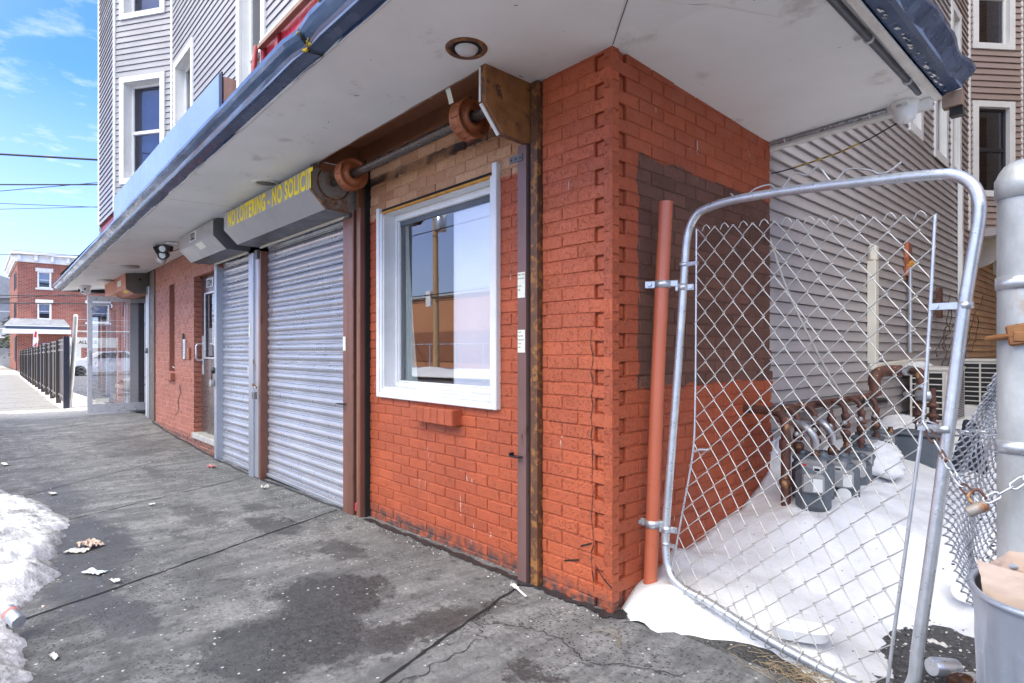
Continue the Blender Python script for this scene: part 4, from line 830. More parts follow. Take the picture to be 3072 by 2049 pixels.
# open glass door
gd=B('alu'); GO=(-11.08,0,0); GU=(.04,.9992,0); GV=(.9992,-.04,0); GZ=(0,0,1); y0,y1,z0,z1=-.70,.25,.11,2.20
bx=lambda a,b,c,d: gd.obox(GO,GU,GV,GZ,a,b,-.022,.022,c,d,.004)
bx(y0,y0+.075,z0,z1); bx(y1-.075,y1,z0,z1); bx(y0+.075,y1-.075,z0,z0+.15); bx(y0+.075,y1-.075,z1-.09,z1)
gdo=gd.build('glass_door',bld); gdo['label']='open aluminium framed glass shop door'
GP_=lambda u,v,z: Vector(GO)+Vector(GU)*u+Vector(GV)*v+Vector((0,0,z))
g=B('glassdoor'); g.face([GP_(y0+.07,0,z0+.14),GP_(y1-.07,0,z0+.14),GP_(y1-.07,0,z1-.08),GP_(y0+.07,0,z1-.08)]); g.build('pane',gdo)
mb=B('zinc'); mb.obox(GO,GU,GV,GZ,y0+.02,y0+.06,.02,.04,.98,1.22,.004); mb.build('handle',gdo)
mb=B('plasticblack'); mb.tube([GP_(y0+.55,.03,2.12),GP_(y0+.53,.05,1.85)],.006,6); mb.build('door_closer',gdo)
mb=B('sticker'); mb.obox(GO,GU,GV,GZ,y0+.12,y0+.32,.004,.006,z0+.18,z0+.25); mb.build('sticker',gdo)
# blue sign panel on the canopy
bp=empty('shop_sign',(-4.5,-.96,2.7),'pale blue sheet sign panel with navy edge standing on the canopy gutter','sign panel')
mb=B('panelblue'); mb.mesh([(-6.6,-.965,2.55),(-2.555,-.965,2.62),(-2.555,-.965,3.085),(-6.6,-.965,3.03)],[(0,1,2,3)],False); mb.mat('navy'); mb.mesh([(-2.555,-.966,2.62),(-2.53,-.966,2.62),(-2.53,-.966,3.075),(-2.555,-.966,3.085)],[(0,1,2,3)],False); mb.box(-2.555,-.964,2.62,-2.50,-.955,3.08); mb.box(-6.6,-.963,3.02,-2.52,-.93,3.03); mb.build('sheet',bp)
mb=B('wood'); mb.box(-2.56,-.95,2.62,-2.50,-.87,3.05); mb.box(-2.6,-.875,2.7,-2.52,-.55,2.82); mb.build('timber',bp)
# red awning frame
ra=empty('awning_frame',(-2.4,-.5,3.1),'red panelled awning frame topped by a cream tube behind the canopy gutter','awning')
mb=B('redpanel'); mb.face([(-2.99,-.5,2.85),(-.2,-.5,2.85),(-.2,-.5,3.58),(-2.99,-.5,3.58)]); mb.build('panel',ra)
for x in (-2.99,-2.70,-1.95,-1.1,-.2): mb=B('redframe'); mb.box(x-.03,-.53,2.85,x+.03,-.505,3.6); mb.build('stile',ra)
mb=B('lip'); mb.tube([(-3.04,-.5,3.63),(-.2,-.5,3.65)],.035,10); mb.mat('wood'); mb.box(-3.0,-.56,3.56,-.2,-.52,3.59); mb.mat('redframe'); mb.tube([(-3.06,-.55,3.6),(-2.97,-.6,3.35),(-2.92,-.6,3.1)],.02,6); mb.build('rail',ra)
one(B('cable').mat('cable'),'x','x','x') if False else None
mb=B('cable'); mb.tube([(-3.0,-.02,3.9),(-2.98,-.08,4.0),(-2.93,-.06,4.06),(-2.87,-.02,4.05)],.012,8); mb.tube([(-3.0,-.02,3.9),(-3.02,-.03,3.7)],.007,6); one(mb,'cable','black cable stub hooked out of the siding above the red awning frame','cable')
# lights, cameras under the canopy
def zc_(x,y): return zs(x,y)
rl=empty('recessed_light',(-.469,-.488,2.62),'recessed ceiling light with rusty rim and white bulb, nearest to the brick pillar','light','recessed lights in the canopy')
mb=B('rust'); z=zs(-.469,-.488); mb.lathe((-.469,-.488,z),[(.074,-.001),(.082,-.008),(.094,-.008),(.099,-.001),(.099,.004)],(0,0,1),32,False); mb.lathe((-.469,-.488,z-.001),[(.074,-.004),(.067,.006),(.060,-.001)],(0,0,1),28,False); mb.build('rim',rl)
mb=B('glassdome'); mb.lathe((-.469,-.488,z),[(0,-.030),(.024,-.028),(.042,-.021),(.053,-.009),(.056,.002)],(0,0,1),28); mb.build('bulb',rl)
mb=B('crack'); mb.lathe((-.469,-.488,z-.0035),[(.073,0),(.073,.0005)],(0,0,1),28); mb.build('socket',rl)
rl=empty('recessed_light',(-3.21,-.418,2.6),'dead recessed light with chipped white rim above the NO LOITERING hood','light','recessed lights in the canopy'); z=zs(-3.21,-.418)
mb=B('lip'); mb.lathe((-3.21,-.418,z),[(.075,-.004),(.085,-.012),(.11,-.010),(.115,0)],(0,0,1),32,False); mb.build('rim',rl); mb=B('hooddark'); mb.lathe((-3.21,-.418,z-.005),[(.078,0),(.078,.001)],(0,0,1),28); mb.build('socket',rl)
for k,(x,y,lb) in enumerate(((-8.9,-.43,'small round vent disc beyond the spotlights on the soffit'),(-11.0,-.45,'flat white disc light near the far end of the soffit'))):
    z=zs(x,y); mb=B('hoodgrey'); mb.lathe((x,y,z-.018),[(.0,0),(.13,.0),(.14,.012),(.14,.016)],(0,0,1),24); one(mb,'ceiling_light',lb,'light')
sp=empty('security_light',(-6.6,-.40,2.5),'black security light with three round heads on a white base under the canopy','security light'); z=zs(-6.6,-.4)
mb=B('white'); mb.obox((-6.6,-.40,z),(1,0,0),(0,1,0),(0,0,1),-.22,.22,-.06,.06,-.03,-.002,.006); mb.build('base',sp)
mb=B('plasticblack'); mb.lathe((-6.6,-.4,z-.03),[(.06,0),(.06,-.05),(.03,-.06)],(0,0,1),16); mb.build('hub',sp)
for dx_,dy_,dzz in ((-.11,-.05,-.06),(.10,-.04,-.075),(.0,-.02,-.14)):
    c=Vector((-6.6+dx_,-.42+dy_,z+dzz)); ax=Vector((.75,-.6,-.25)).normalized() if dx_>=0 else Vector((-.3,-.7,-.4)).normalized()
    mb=B('plasticblack'); mb.lathe(c,[(.02,-.07),(.045,-.05),(.055,.0),(.058,.05)],ax,18); h=mb.build('head',sp); mb=B('lens'); mb.lathe(c+ax*.045,[(0,.012),(.03,.008),(.05,0)],ax,18); mb.build('lens',h)
pc=empty('motion_sensor',(-7.35,-.33,2.5),'small white motion sensor on a stalk beside the black security light','sensor'); z=zs(-7.35,-.33)
mb=B('plasticwhite'); mb.lathe((-7.35,-.33,z),[(.05,0),(.045,-.02),(.02,-.03),(.02,-.08)],(0,0,1),16); mb.build('stalk',pc); mb=B('plasticwhite'); mb.lathe((-7.35,-.33,z-.09),[(0,.04),(.035,.03),(.045,0),(.05,-.06),(0,-.075)],(-.75,-.5,.25),16); mb.build('head',pc)
mb=B('cable'); mb.tube([(-7.3,-.3,zs(-7.3,-.3)-.02),(-6.9,-.25,zs(-6.9,-.2)-.03),(-6.3,-.2,zs(-6.3,-.2)-.035),(-6.05,-.25,zs(-6,-.2)-.01)],.005,6); one(mb,'cable','thin black cable from the motion sensor to the 1322 hood','cable')
def dome(x,y,z,r,label,name='security_camera',tilt=(0,0,-1)):
    o=empty(name,(x,y,z),label,'camera','security cameras under the canopy'); A=Vector(tilt).normalized()
    mb=B('plasticwhite'); mb.lathe((x,y,z),[(r*.98,0),(r,.18*r),(r*.98,.35*r),(r*.88,.48*r),(r*.80,.95*r),(r*.74,1.25*r)],A,32); mb.build('housing',o)
    mb=B('plasticwhite'); mb.lathe(Vector((x,y,z))+A*1.2*r,[(r*.74,0),(r*.66,.22*r),(r*.42,.42*r),(0,.52*r)],A,28); b=mb.build('eyeball',o); return o
o=dome(.755,1.645,zs(.75,1.6)+.004,.070,'white turret camera at the alley corner of the soffit')
mb=B('plate'); mb.box(.725,1.578,2.560,.785,1.579,2.580); mb.mat('black'); 
for k in range(3): mb.box(.73,1.5765,2.564+.005*k,.755,1.5772,2.5655+.005*k)
mb.build('label_plate',o)
o=dome(-12.0,-.62,zs(-12,-.6),.10,'white turret camera with dark lenses at the far left end of the canopy'); 
for q in ((-.05,0),(.04,.02),(0,-.04)): mb=B('black'); mb.lathe((-12.0+.09,-.68+q[0],zs(-12,-.6)-.09+q[1]),[(.018,0),(.014,.012),(0,.014)],(.7,-.6,-.2),10); mb.build('lens',o)
o=dome(-11.6,-.25,zs(-11.6,-.25)-.02,.075,'small dome camera with a black window hanging near the far shop door'); mb=B('plasticblack'); mb.lathe((-11.6,-.25,zs(-11.6,-.25)-.14),[(.055,0),(.045,-.03),(0,-.045)],(0,0,1),16); mb.build('lens',o)
# conduits
def clips(mb,pts,r):
    for p in pts: mb.lathe(p,[(r,-.006),(r+.004,-.006),(r+.004,.006),(r,.006)],(1,0,0),12)
mb=B('conduitdark'); mb.tube([(.838,-.90,2.60),(.838,.6,2.605),(.838,1.50,2.61),(.835,1.58,2.612)],.017,12); o=one(mb,'conduit','dark conduit pipe running along the alley edge of the soffit','conduit')
mb=B('galv'); 
for y in (.75,1.35): mb.lathe((.838,y,2.604),[(.019,-.008),(.022,-.008),(.022,.008),(.019,.008)],(0,1,0),12); mb.obox((.81,y,2.618),(1,0,0),(0,1,0),(0,0,1),-.03,.0,-.008,.008,-.002,.002)
mb.build('clip',o)
mb=B('conduit'); mb.tube([(.0,1.645,2.560),(.35,1.645,2.571),(.665,1.645,2.582)],.011,10); o=one(mb,'conduit','thin shiny conduit pipe along the rear edge of the soffit','conduit')
mb=B('galv'); 
for x in (.10,.58): mb.lathe((x,1.645,2.563+x*.033),[(.013,-.006),(.016,-.006),(.016,.006),(.013,.006)],(1,0,0),10)
mb.build('clip',o)
cabp=[(.82,1.68,2.575),(.72,1.72,2.53),(.55,1.74,2.475),(.38,1.75,2.438),(.2,1.75,2.415),(.05,1.74,2.40),(-.02,1.72,2.395)]
mb=B('cable'); mb.tube(cabp,.0045,6); mb.mat('cableyel'); mb.tube([(.50,1.738,2.463),(.38,1.747,2.438),(.2,1.747,2.415),(.12,1.745,2.41)],.0052,6); one(mb,'cable','black cable with yellow twist sagging below the rear soffit edge','cable')
#PART2
# ---------------------------------------------------------------- hinge post, gate, terminal post, chain
def bez(pts,n=8):
    """Catmull-Rom through the points"""
    P=[Vector(p) for p in pts]; P=[P[0]*2-P[1]]+P+[P[-1]*2-P[-2]]; o=[]
    for i in range(1,len(P)-2):
        for k in range(n):
            t=k/n; a,b,c,d=P[i-1:i+3]; o.append(.5*((2*b)+(c-a)*t+(2*a-5*b+4*c-d)*t*t+(3*b-a-3*c+d)*t**3))
    o.append(P[-2]); return o
mb=B('pipered'); mb.tube([(.044,.222,-.02),(.047,.23,.035),(.055,.245,.45),(.064,.262,.95),(.077,.285,1.5),(.089,.304,1.943)],.033,20); mb.mat('crack'); mb.lathe((.089,.304,1.9435),[(.027,0),(.027,.0005)],(0,0,1),16)
hpost=one(mb,'hinge_post','brick red painted steel pipe leaning against the side wall and carrying the gate','post')
GA=lambda s,z:None
gate=empty('chain_link_gate',(.7,.22,.05),'leaning chain link walk gate with bent galvanised frame across the alley','gate')
fr=bez([(.130,.248,.216),(.118,.256,.30),(.118,.262,.40),(.135,.29,.8),(.155,.312,1.2),(.172,.333,1.6),(.178,.338,1.72),(.192,.342,1.80),(.225,.341,1.855),(.275,.338,1.88),(.42,.325,1.893),(.7,.296,1.877),(1.0,.262,1.845),(1.18,.244,1.822),(1.245,.238,1.805),(1.29,.231,1.765),(1.309,.226,1.71),(1.310,.220,1.64),(1.292,.212,1.50),(1.27,.202,1.32),(1.24,.186,1.0),(1.2,.165,.6),(1.166,.146,.28),(1.158,.142,.20),(1.150,.14,.12),(1.12,.140,.055),(1.07,.142,.025),(.95,.152,.022),(.65,.182,.055),(.346,.220,.108),(.24,.231,.122),(.175,.24,.145),(.145,.245,.175)],5)
fr=[Vector(p)+Vector((0,0,.0)) for p in fr]
mb=B('galv'); mb.tube(fr,.0192,16,closed=True); f_=mb.build('frame',gate); f_['label']='dented galvanised tube frame with rounded corners'
Lb_=[(.233,.338,1.792),(.247,.31,1.4),(.258,.283,.962),(.253,.269,.737),(.20,.255,.42),(.151,.241,.135)]
Rb_=[(1.190,.233,1.681),(1.181,.215,1.384),(1.169,.197,1.08),(1.165,.192,.996),(1.128,.172,.619),(1.088,.151,.235),(1.066,.137,-.01)]
def along(L,t):
    P=[Vector(p) for p in L]; d=[0]
    for a,b in zip(P,P[1:]): d.append(d[-1]+(b-a).length)
    s=t*d[-1]
    for i in range(len(P)-1):
        if s<=d[i+1] or i==len(P)-2:
            u=(s-d[i])/(d[i+1]-d[i]); return P[i].lerp(P[i+1],u)
LB=bez(Lb_,6); RB=bez(Rb_,6)
mb=B('galv'); mb.tube(LB,.0045,8); mb.build('tension_bar',gate)
mb=B('galv'); mb.tube(RB,.006,8); mb.build('tension_bar',gate)
NC,NR=20,31
mb=B('wire'); rg=random.Random(12)
def mp(s,t):
    a=along(LB,min(max(t,-.02),1.)); b=along(RB,min(max(t,-.02),1.)); p=a.lerp(b,s)
    p.z+= .035*math.sin(math.pi*s)*max(0,1-t*3)*.4 + .012*nz(s*3,t*3,1,2); p.x+=.010*nz(s*4,t*4,1,8); p.y+=.02*math.sin(math.pi*s)*math.sin(math.pi*t)+.008*nz(s*5,t*5,1,5)
    return p
W=1./NC
for i in range(NC):
    pts=[]
    for j in range(NR):
        left=(i+j)%2==0; t=j/(NR-1)
        x=(i if left else i+1)*W; sgn=-1 if left else 1
        e=.10*W*sgn
        p=mp(x+e*1.3,t); side=.0035*(1 if left else -1)
        q0=mp(x-e*1.2,t-.10/(NR-1)*1.6); q1=mp(x-e*1.2,t+.10/(NR-1)*1.6)
        if j>0: pts.append(q0+Vector((0,-side,0)))
        pts.append(p+Vector((0,side*.2,0)))
        if j<NR-1: pts.append(q1+Vector((0,side,0)))
    mb.tube(pts,.0023,6)
# twisted knuckles along the top edge
for i in range(NC//2):
    s=(2*i+1)*W; c=mp(s,0)
    c0=c+Vector((0,0,.006)); mb.tube([c0+Vector((-.018,0,-.022)),c0+Vector((-.006,-.004,-.002)),c0+Vector((.006,-.004,.004)),c0+Vector((.016,-.004,-.006)),c0+Vector((.022,.0,-.018))],.0024,6)
# loose ends hooked round the bottom tube
for k in range(15):
    s=.06+.062*k; x=.2+.9*s; 
    i0=min(range(len(fr)),key=lambda q:abs(fr[q].x-x)+(9 if fr[q].z>.3 else 0)); c=fr[i0]
    a0=rg.uniform(0,1); pts=[c+Vector((.012*math.sin(q*1.1+a0)+.004*q-.012,.026*math.cos(q*.9+a0),.030*math.sin(q*.9+a0)-.004)) for q in range(6)]; mb.tube(bez(pts,3),.0022,5)
m_=mb.build('chain_link_mesh',gate)
mb=B('wire'); tw=[(.409,.329,1.925),(.439,.324,1.900),(.484,.319,1.901),(.528,.316,1.921),(.592,.31,1.924),(.623,.304,1.897),(.653,.302,1.900),(.696,.301,1.948),(.75,.293,1.926),(.795,.29,1.948),(.841,.281,1.882),(.868,.278,1.882),(.905,.276,1.912),(.983,.267,1.888),(1.011,.262,1.868),(1.046,.259,1.868),(1.086,.256,1.892)]
mb.tube(bez(tw,3),.0038,6); mb.build('top_wire',gate)
def band(c,r,d,L,mat='galv',w_=.011,name='tension_band',axis=(0,0,1)):
    mb=B(mat); c=Vector(c); d=Vector(d).normalized(); A=Vector(axis).normalized(); q=A.cross(d)
    mb.lathe(c,[(r,-w_),(r+.0025,-w_),(r+.0025,w_),(r,w_)],A,20); 
    for s_ in (-1,1): mb.obox(c+q*(s_*.006),d,q,A,r-.006,L,-.0015,.0015,-w_,w_)
    mb.lathe(c+d*(L-.02)-q*.012,[(.008,0),(.008,.004),(.004,.005),(.004,.022),(.007,.022),(.007,.027)],q,10)
    return mb.build(name,gate)
band((1.278,.206,1.368),.0195,(-1,.03,0),.098); band((1.227,.180,.962),.0195,(-1,.05,0),.075); band((.170,.333,1.632),.0195,(1,-.05,0),.075,w_=.009); band((.119,.258,.30),.0195,(1,-.1,-.1),.055,w_=.007)
# hinges
def hinge(z,px,py,fx,fy):
    mb=B('galv'); d=Vector((fx-px,fy-py,0)).normalized(); q=Vector((-d.y,d.x,0)); c=Vector((px,py,z))
    mb.lathe(c,[(.034,-.018),(.038,-.018),(.038,.018),(.034,.018)],(0,0,1),22); mb.obox(c,d,q,(0,0,1),-.085,-.034,-.007,.007,-.018,.018,.003); mb.lathe(c-d*.06-q*.012,[(.011,0),(.009,.006)],-q,8)
    mb.lathe(c-d*.06+q*.007,[(.006,0),(.006,.016)],q,8)
    mb.obox(c,d,q,(0,0,1),.036,.075,-.012,.006,-.014,.018,.004); f2=Vector((fx,fy,z-.018)); mb.lathe(f2,[(.0195,-.016),(.023,-.016),(.023,.016),(.0195,.016)],(0,0,1),20); mb.obox(f2,d,q,(0,0,1),.02,.052,-.006,.006,-.015,.015,.003); mb.lathe(f2+d*.038-q*.01,[(.009,0),(.008,.005)],-q,8)
    mb.obox(f2,d,q,(0,0,1),-.035,-.02,-.008,.008,-.018,.018,.003)
    return mb.build('hinge',gate)
hinge(1.542,.079,.290,.165,.330); hinge(.385,.053,.243,.119,.262)
mb=B('galv'); mb.tube([(.265,.262,.755),(.30,.255,.77),(.345,.252,.775)],.006,6); mb.build('wire_tie',gate)
# terminal post
tp=empty('terminal_post',(1.423,.118,0),'thick weathered galvanised fence post with domed cap at the right edge','post')
PX,PY,PR=1.427,.118,.058
mb=B('galvpost'); mb.tube([(PX,PY,-.05),(PX,PY,1.72)],PR,28); mb.build('pipe',tp)
mb=B('galvpost'); mb.lathe((PX,PY,1.70),[(PR+.001,-.03),(PR+.006,-.028),(PR+.006,.03),(PR+.002,.036),(PR*.93,.052),(PR*.7,.072),(PR*.35,.084),(0,.088)],(0,0,1),28); mb.build('cap',tp)
for z in (1.42,.935,.515): 
    mb=B('galv'); mb.lathe((PX,PY,z),[(PR,-.018),(PR+.004,-.018),(PR+.004,.018),(PR,.018)],(0,0,1),28); mb.build('band',tp)
mb=B('rustplate'); c=Vector((PX,PY-PR-.005,1.265)); mb.tube(bez([c+Vector((-.075,.03,-.01)),c+Vector((-.04,.0,-.005)),c+Vector((0,-.01,.0)),c+Vector((.05,-.01,-.004))],5),.009,8); mb.obox(c,(.98,0,.17),(0,1,0),(-.17,0,.98),-.025,.07,-.016,-.004,-.03,.032,.010); mb.obox(c,(1,0,0),(0,1,0),(0,0,1),-.01,.02,-.02,-.012,-.02,.01,.003); mb.build('gate_latch',tp)
# chain + lock
def chain(path,name,label,lk=.046,r=.0032,parent=None,rusty=()):
    P=[Vector(p) for p in path]; d=[0]
    for a,b in zip(P,P[1:]): d.append(d[-1]+(b-a).length)
    n=int(d[-1]/(lk*.78)); mb=B('galv')
    for i in range(n):
        a=along(P,i/n); b=along(P,(i+1)/n); c=(a+b)/2; D=(b-a).normalized(); S=D.orthogonal().normalized(); T=D.cross(S); 
        ang=(i%2)*math.pi/2+.5; u=S*math.cos(ang)+T*math.sin(ang); hl=lk*.5-.011; w_=.0105
        pts=[c+D*hl*1+u*0]; pts=[]
        for k in range(12):
            th=2*math.pi*k/12; e=D*(math.cos(th)*.011+(hl if math.cos(th)>0 else -hl))+u*math.sin(th)*w_; pts.append(c+e)
        mb.mat('rustpipe' if i in rusty else 'galv'); mb.tube(pts,r,6,closed=True)
    o=mb.build(name,parent); tag(o,label,'chain','chains holding the gate'); return o
ch=chain(bez([(1.155,.17,.975),(1.175,.14,.985),(1.20,.125,.945),(1.225,.12,.90),(1.262,.07,.857),(1.30,.02,.815),(1.335,-.01,.79),(1.355,-.02,.775)],4),'chain','rusty steel chain slanting from the gate down to the padlock',rusty=(2,4,8))
ch2=chain(bez([(1.165,.22,.972),(1.20,.235,.955),(1.24,.225,.945),(1.28,.19,.955),(1.33,.13,.965),(1.375,.10,.975)],4),'chain','steel chain running level from behind the gate tube to the thick post')
ch3=chain(bez([(1.362,-.02,.785),(1.39,-.0,.805),(1.43,.03,.84),(1.47,.05,.88)],4),'chain','short steel chain rising from the padlock round the thick post')
pl_=empty('padlock',(1.36,-.03,.76),'rusty cylindrical padlock joining the gate chains','padlock'); mb=B('rustgrey'); mb.lathe((1.325,-.045,.748),[(.013,0),(.016,.004),(.016,.05),(.013,.054)],(.75,.35,.5),16); mb.build('lock_body',pl_); mb=B('rustpipe'); mb.tube(bez([(1.34,-.035,.768),(1.325,-.03,.795),(1.345,-.02,.815),(1.365,-.015,.79)],5),.0045,8); mb.build('shackle',pl_)
# bunched chain link fabric beyond the post
mb=B('galv'); rg=random.Random(5)
def fabp(s,t):
    # s across, t downward
    wd=.04+.18*min(1,t*2.1)*(1-.35*max(0,t-.75)*4) ; x0=1.40
    x=x0-wd*(1-s)*1.0-.0*t; y=.26+.13*math.sin(s*5.5+t*1.2)*(.3+t)+.05*(1-s); z=1.20-.90*t
    return Vector((x+.012*nz(s*5,t*7,1,3),y+.02*nz(s*4,t*9,1,6),z+.01*nz(s*6,t*5,1,9)))
nc,nr=22,54
for i in range(nc):
    pts=[]
    for j in range(nr):
        left=(i+j)%2==0; x=(i if left else i+1)/nc; e=(-.25 if left else .25)/nc; t=j/(nr-1)
        q0=fabp(x-e*.8,t-.3/nr); q1=fabp(x-e*.8,t+.3/nr); p=fabp(x+e,t); sd_=.007 if left else -.007
        pts+= [q0+Vector((0,-sd_,0)),p,q1+Vector((0,sd_,0))]
    mb.tube(pts,.0031,5)
fab=one(mb,'chain_link_fence','slack bundled chain link fabric hanging behind the thick post','fence')
# ---------------------------------------------------------------- snow
CT=[(.0,.03,-.03),(.10,.02,-.01),(.05,.12,.07),(.15,.13,.075),(.26,.17,.05),(0,.369,.108),(0,.509,.186),(0,.863,.195),(0,1.277,.27),(0,1.543,.37),(0,1.669,.45),(-.07,1.8,.50),(-.07,2.6,.45),(.0,3.2,.50),(.32,.12,-.02),(.5,.10,-.02),(.62,.12,-.02),(.75,.12,-.02),(.90,.10,-.02),(.30,.32,.10),(.5,.30,.06),(.7,.32,.05),(.87,.26,.01),(.93,.50,-.015),(1.0,.82,-.015),(1.1,1.0,-.01),(1.3,1.04,-.01),(1.6,1.05,-.015),(1.2,.6,-.06),(1.1,.3,-.06),(1.3,.2,-.06),(.3,.7,.17),(.6,.8,.16),(.85,1.05,.08),(.4,1.2,.27),(.8,1.4,.26),(1.1,1.3,.09),(1.35,1.4,.09),(.3,1.2,.34),(.45,1.12,.33),(.52,1.35,.36),(.6,1.6,.36),(.3,1.45,.40),(.3,1.9,.40),(.5,2.0,.40),(.3,2.3,.38),(.9,2.0,.31),(1.3,2.,.22),(1.7,1.8,.2),(.45,2.9,.40),(.9,3.0,.35),(1.4,3,.3),(.3,4.2,.52),(.8,4.4,.45),(1.5,4.5,.4),(.3,6,.55),(1,6.5,.5),(.3,9,.6),(1.5,9,.55),(2.2,3,.3),(2.3,7,.45),(3,1.2,.05),(3,5,.4),(0,14,.5),(3,14,.5)]
CTa=np.array(CT)
d_=np.sqrt(((CTa[:,None,:2]-CTa[None,:,:2])**2).sum(-1)); Wt=np.linalg.solve(d_+1e-6*np.eye(len(CT)),CTa[:,2])
def snz(x,y):
    z=float(np.dot(np.sqrt((CTa[:,0]-x)**2+(CTa[:,1]-y)**2),Wt)); return z+.045*fb(x,y,2.4,4)+.008*fb(x,y,8,6)+.004*nz(x,y,30,2)
sxs=[-.07+.035*i for i in range(70)]+[2.6,3,3.5]; sys_=[0.0+.03*i for i in range(75)]+[2.3+.12*i for i in range(20)]+[5+.5*i for i in range(20)]
def sz2(x,y):
    z=snz(x,y)
    if y<1.66 and x<0: z-=.4
    return z
mb=sheet('s','snow',sxs,sys_,sz2); tag(mb.build('snow'),'white snow drift filling the alley below the gas meters','snow',kind='stuff')
mb=B('snow'); 
def lump(c,r,seed,mat='snow'):
    mb=B(mat); c=Vector(c)
    def f(s,t):
        th=s*2*math.pi; ph=t*math.pi; n_=Vector((math.sin(ph)*math.cos(th),math.sin(ph)*math.sin(th),math.cos(ph)));k=1+.38*noise.noise(n_*1.5+Vector((seed,0,0)))+.16*noise.noise(n_*4+Vector((0,seed,0)))
        return c+Vector((n_.x*r[0],n_.y*r[1],n_.z*r[2]))*k
    mb.grid(f,28,18); return mb
tag(lump((.40,2.34,.47),(.19,.24,.115),3).build('snow_cap'),'snow heap sitting on the middle gas meters','snow',kind='stuff')
tag(lump((-.02,1.80,.46),(.06,.12,.16),8).build('snow_cap'),'snow heap against the end of the brick side wall','snow',kind='stuff')
tag(lump((.12,4.1,.55),(.16,.45,.07),9).build('snow_cap'),'snow heap behind the regulator meter','snow',kind='stuff')
# dirty bank at the kerb, left
BX=[-6.2+.02*i for i in range(280)]; BY=[-3.1+.018*i for i in range(88)]
edge=[(-6.1,-2.6),(-5.45,-2.0),(-5.12,-1.9),(-4.6,-1.70),(-3.85,-1.66),(-3.3,-1.74),(-3.0,-1.79),(-2.3,-1.89),(-1.93,-2.01),(-1.77,-2.04),(-1.5,-2.02),(-1.26,-2.03),(-1.1,-2.05),(-.85,-2.25),(-.65,-2.7)]
def edgey(x):
    for (a,b),(c,d) in zip(edge,edge[1:]):
        if a<=x<=c: return b+(d-b)*(x-a)/(c-a)
    return -3.3
def bank(x,y):
    k=edgey(x)+.06*nz(x,0,5,2)+.03*nz(x,3,14,2)-y; g=swz(x,y)
    if k<=0: return g-.02
    h=.13*(1-math.exp(-k*4.))+.03*min(1,k*12); f_=.5+.5*nz(x,y,1.1,7); s_=min(1,max(0,(x+6.2)/.8))*min(1,max(0,(-.65-x)/.7))
    return g+(h*(.55+.6*f_)*s_+.045*fb(x,y,5,3)*min(1,k*6)+.028*nz(x,y,17,3)*min(1,k*8)+.012*nz(x,y,40,8)*min(1,k*10))
mb=sheet('s','snowdirty',BX,BY,bank); tag(mb.build('snow_bank'),'dirty half melted snow bank along the kerb at the left','snow bank',kind='stuff')
# ---------------------------------------------------------------- gas meters
mf=empty('gas_manifold',(.2,2.2,.85),'rusty gas manifold pipe with bent drops feeding the row of meters','gas pipe')
mb=B('rustpipe'); mb.tube(bez([(.16,1.36,.865),(.17,1.8,.862),(.17,2.4,.86),(.17,3.0,.86),(.14,3.32,.86)],4),.026,12); mb.tube([(.14,3.32,.855),(.12,3.35,.98)],.045,14); mb.tube(bez([(.12,3.35,.93),(.12,3.37,1.0),(.15,3.45,1.045),(.26,3.55,1.05)],4),.048,14); mb.build('pipe',mf)
mb=B('rustpipe'); mb.tube(bez([(.0,1.30,.865),(.16,1.28,.865),(.235,1.27,.85),(.262,1.265,.78),(.262,1.265,.6),(.262,1.265,.3)],5),.026,14); mb.lathe((.262,1.265,.68),[(.032,-.03),(.036,-.02),(.036,.02),(.032,.03)],(0,0,1),12); mb.lathe((.262,1.265,.46),[(.03,-.02),(.036,-.01),(.036,.01),(.03,.02)],(0,0,1),12); mb.build('riser',mf)
mb=B('zinc'); mb.tube([(.26,3.55,1.05),(.36,3.52,1.05)],.036,14); mb.lathe((.31,3.50,1.05),[(.02,-.02),(.03,0),(.02,.05)],(0,-1,0),10); mb.mat('rustpipe'); mb.tube(bez([(.36,3.5,1.05),(.42,3.42,1.045),(.44,3.38,.98),(.44,3.38,.9)],4),.034,14)
mb.mat('zinc'); mb.lathe((.44,3.38,.93),[(.04,-.02),(.045,0),(.04,.02)],(0,0,1),10); mb.build('elbow',mf)
mb=B('zinc'); mb.tube([(.14,1.5,.80),(.14,2.9,.805)],.014,8); mb.mat('plasticblack'); mb.tube([(.14,2.9,.81),(.2,3.3,.80)],.035,12); mb.build('tube',mf)
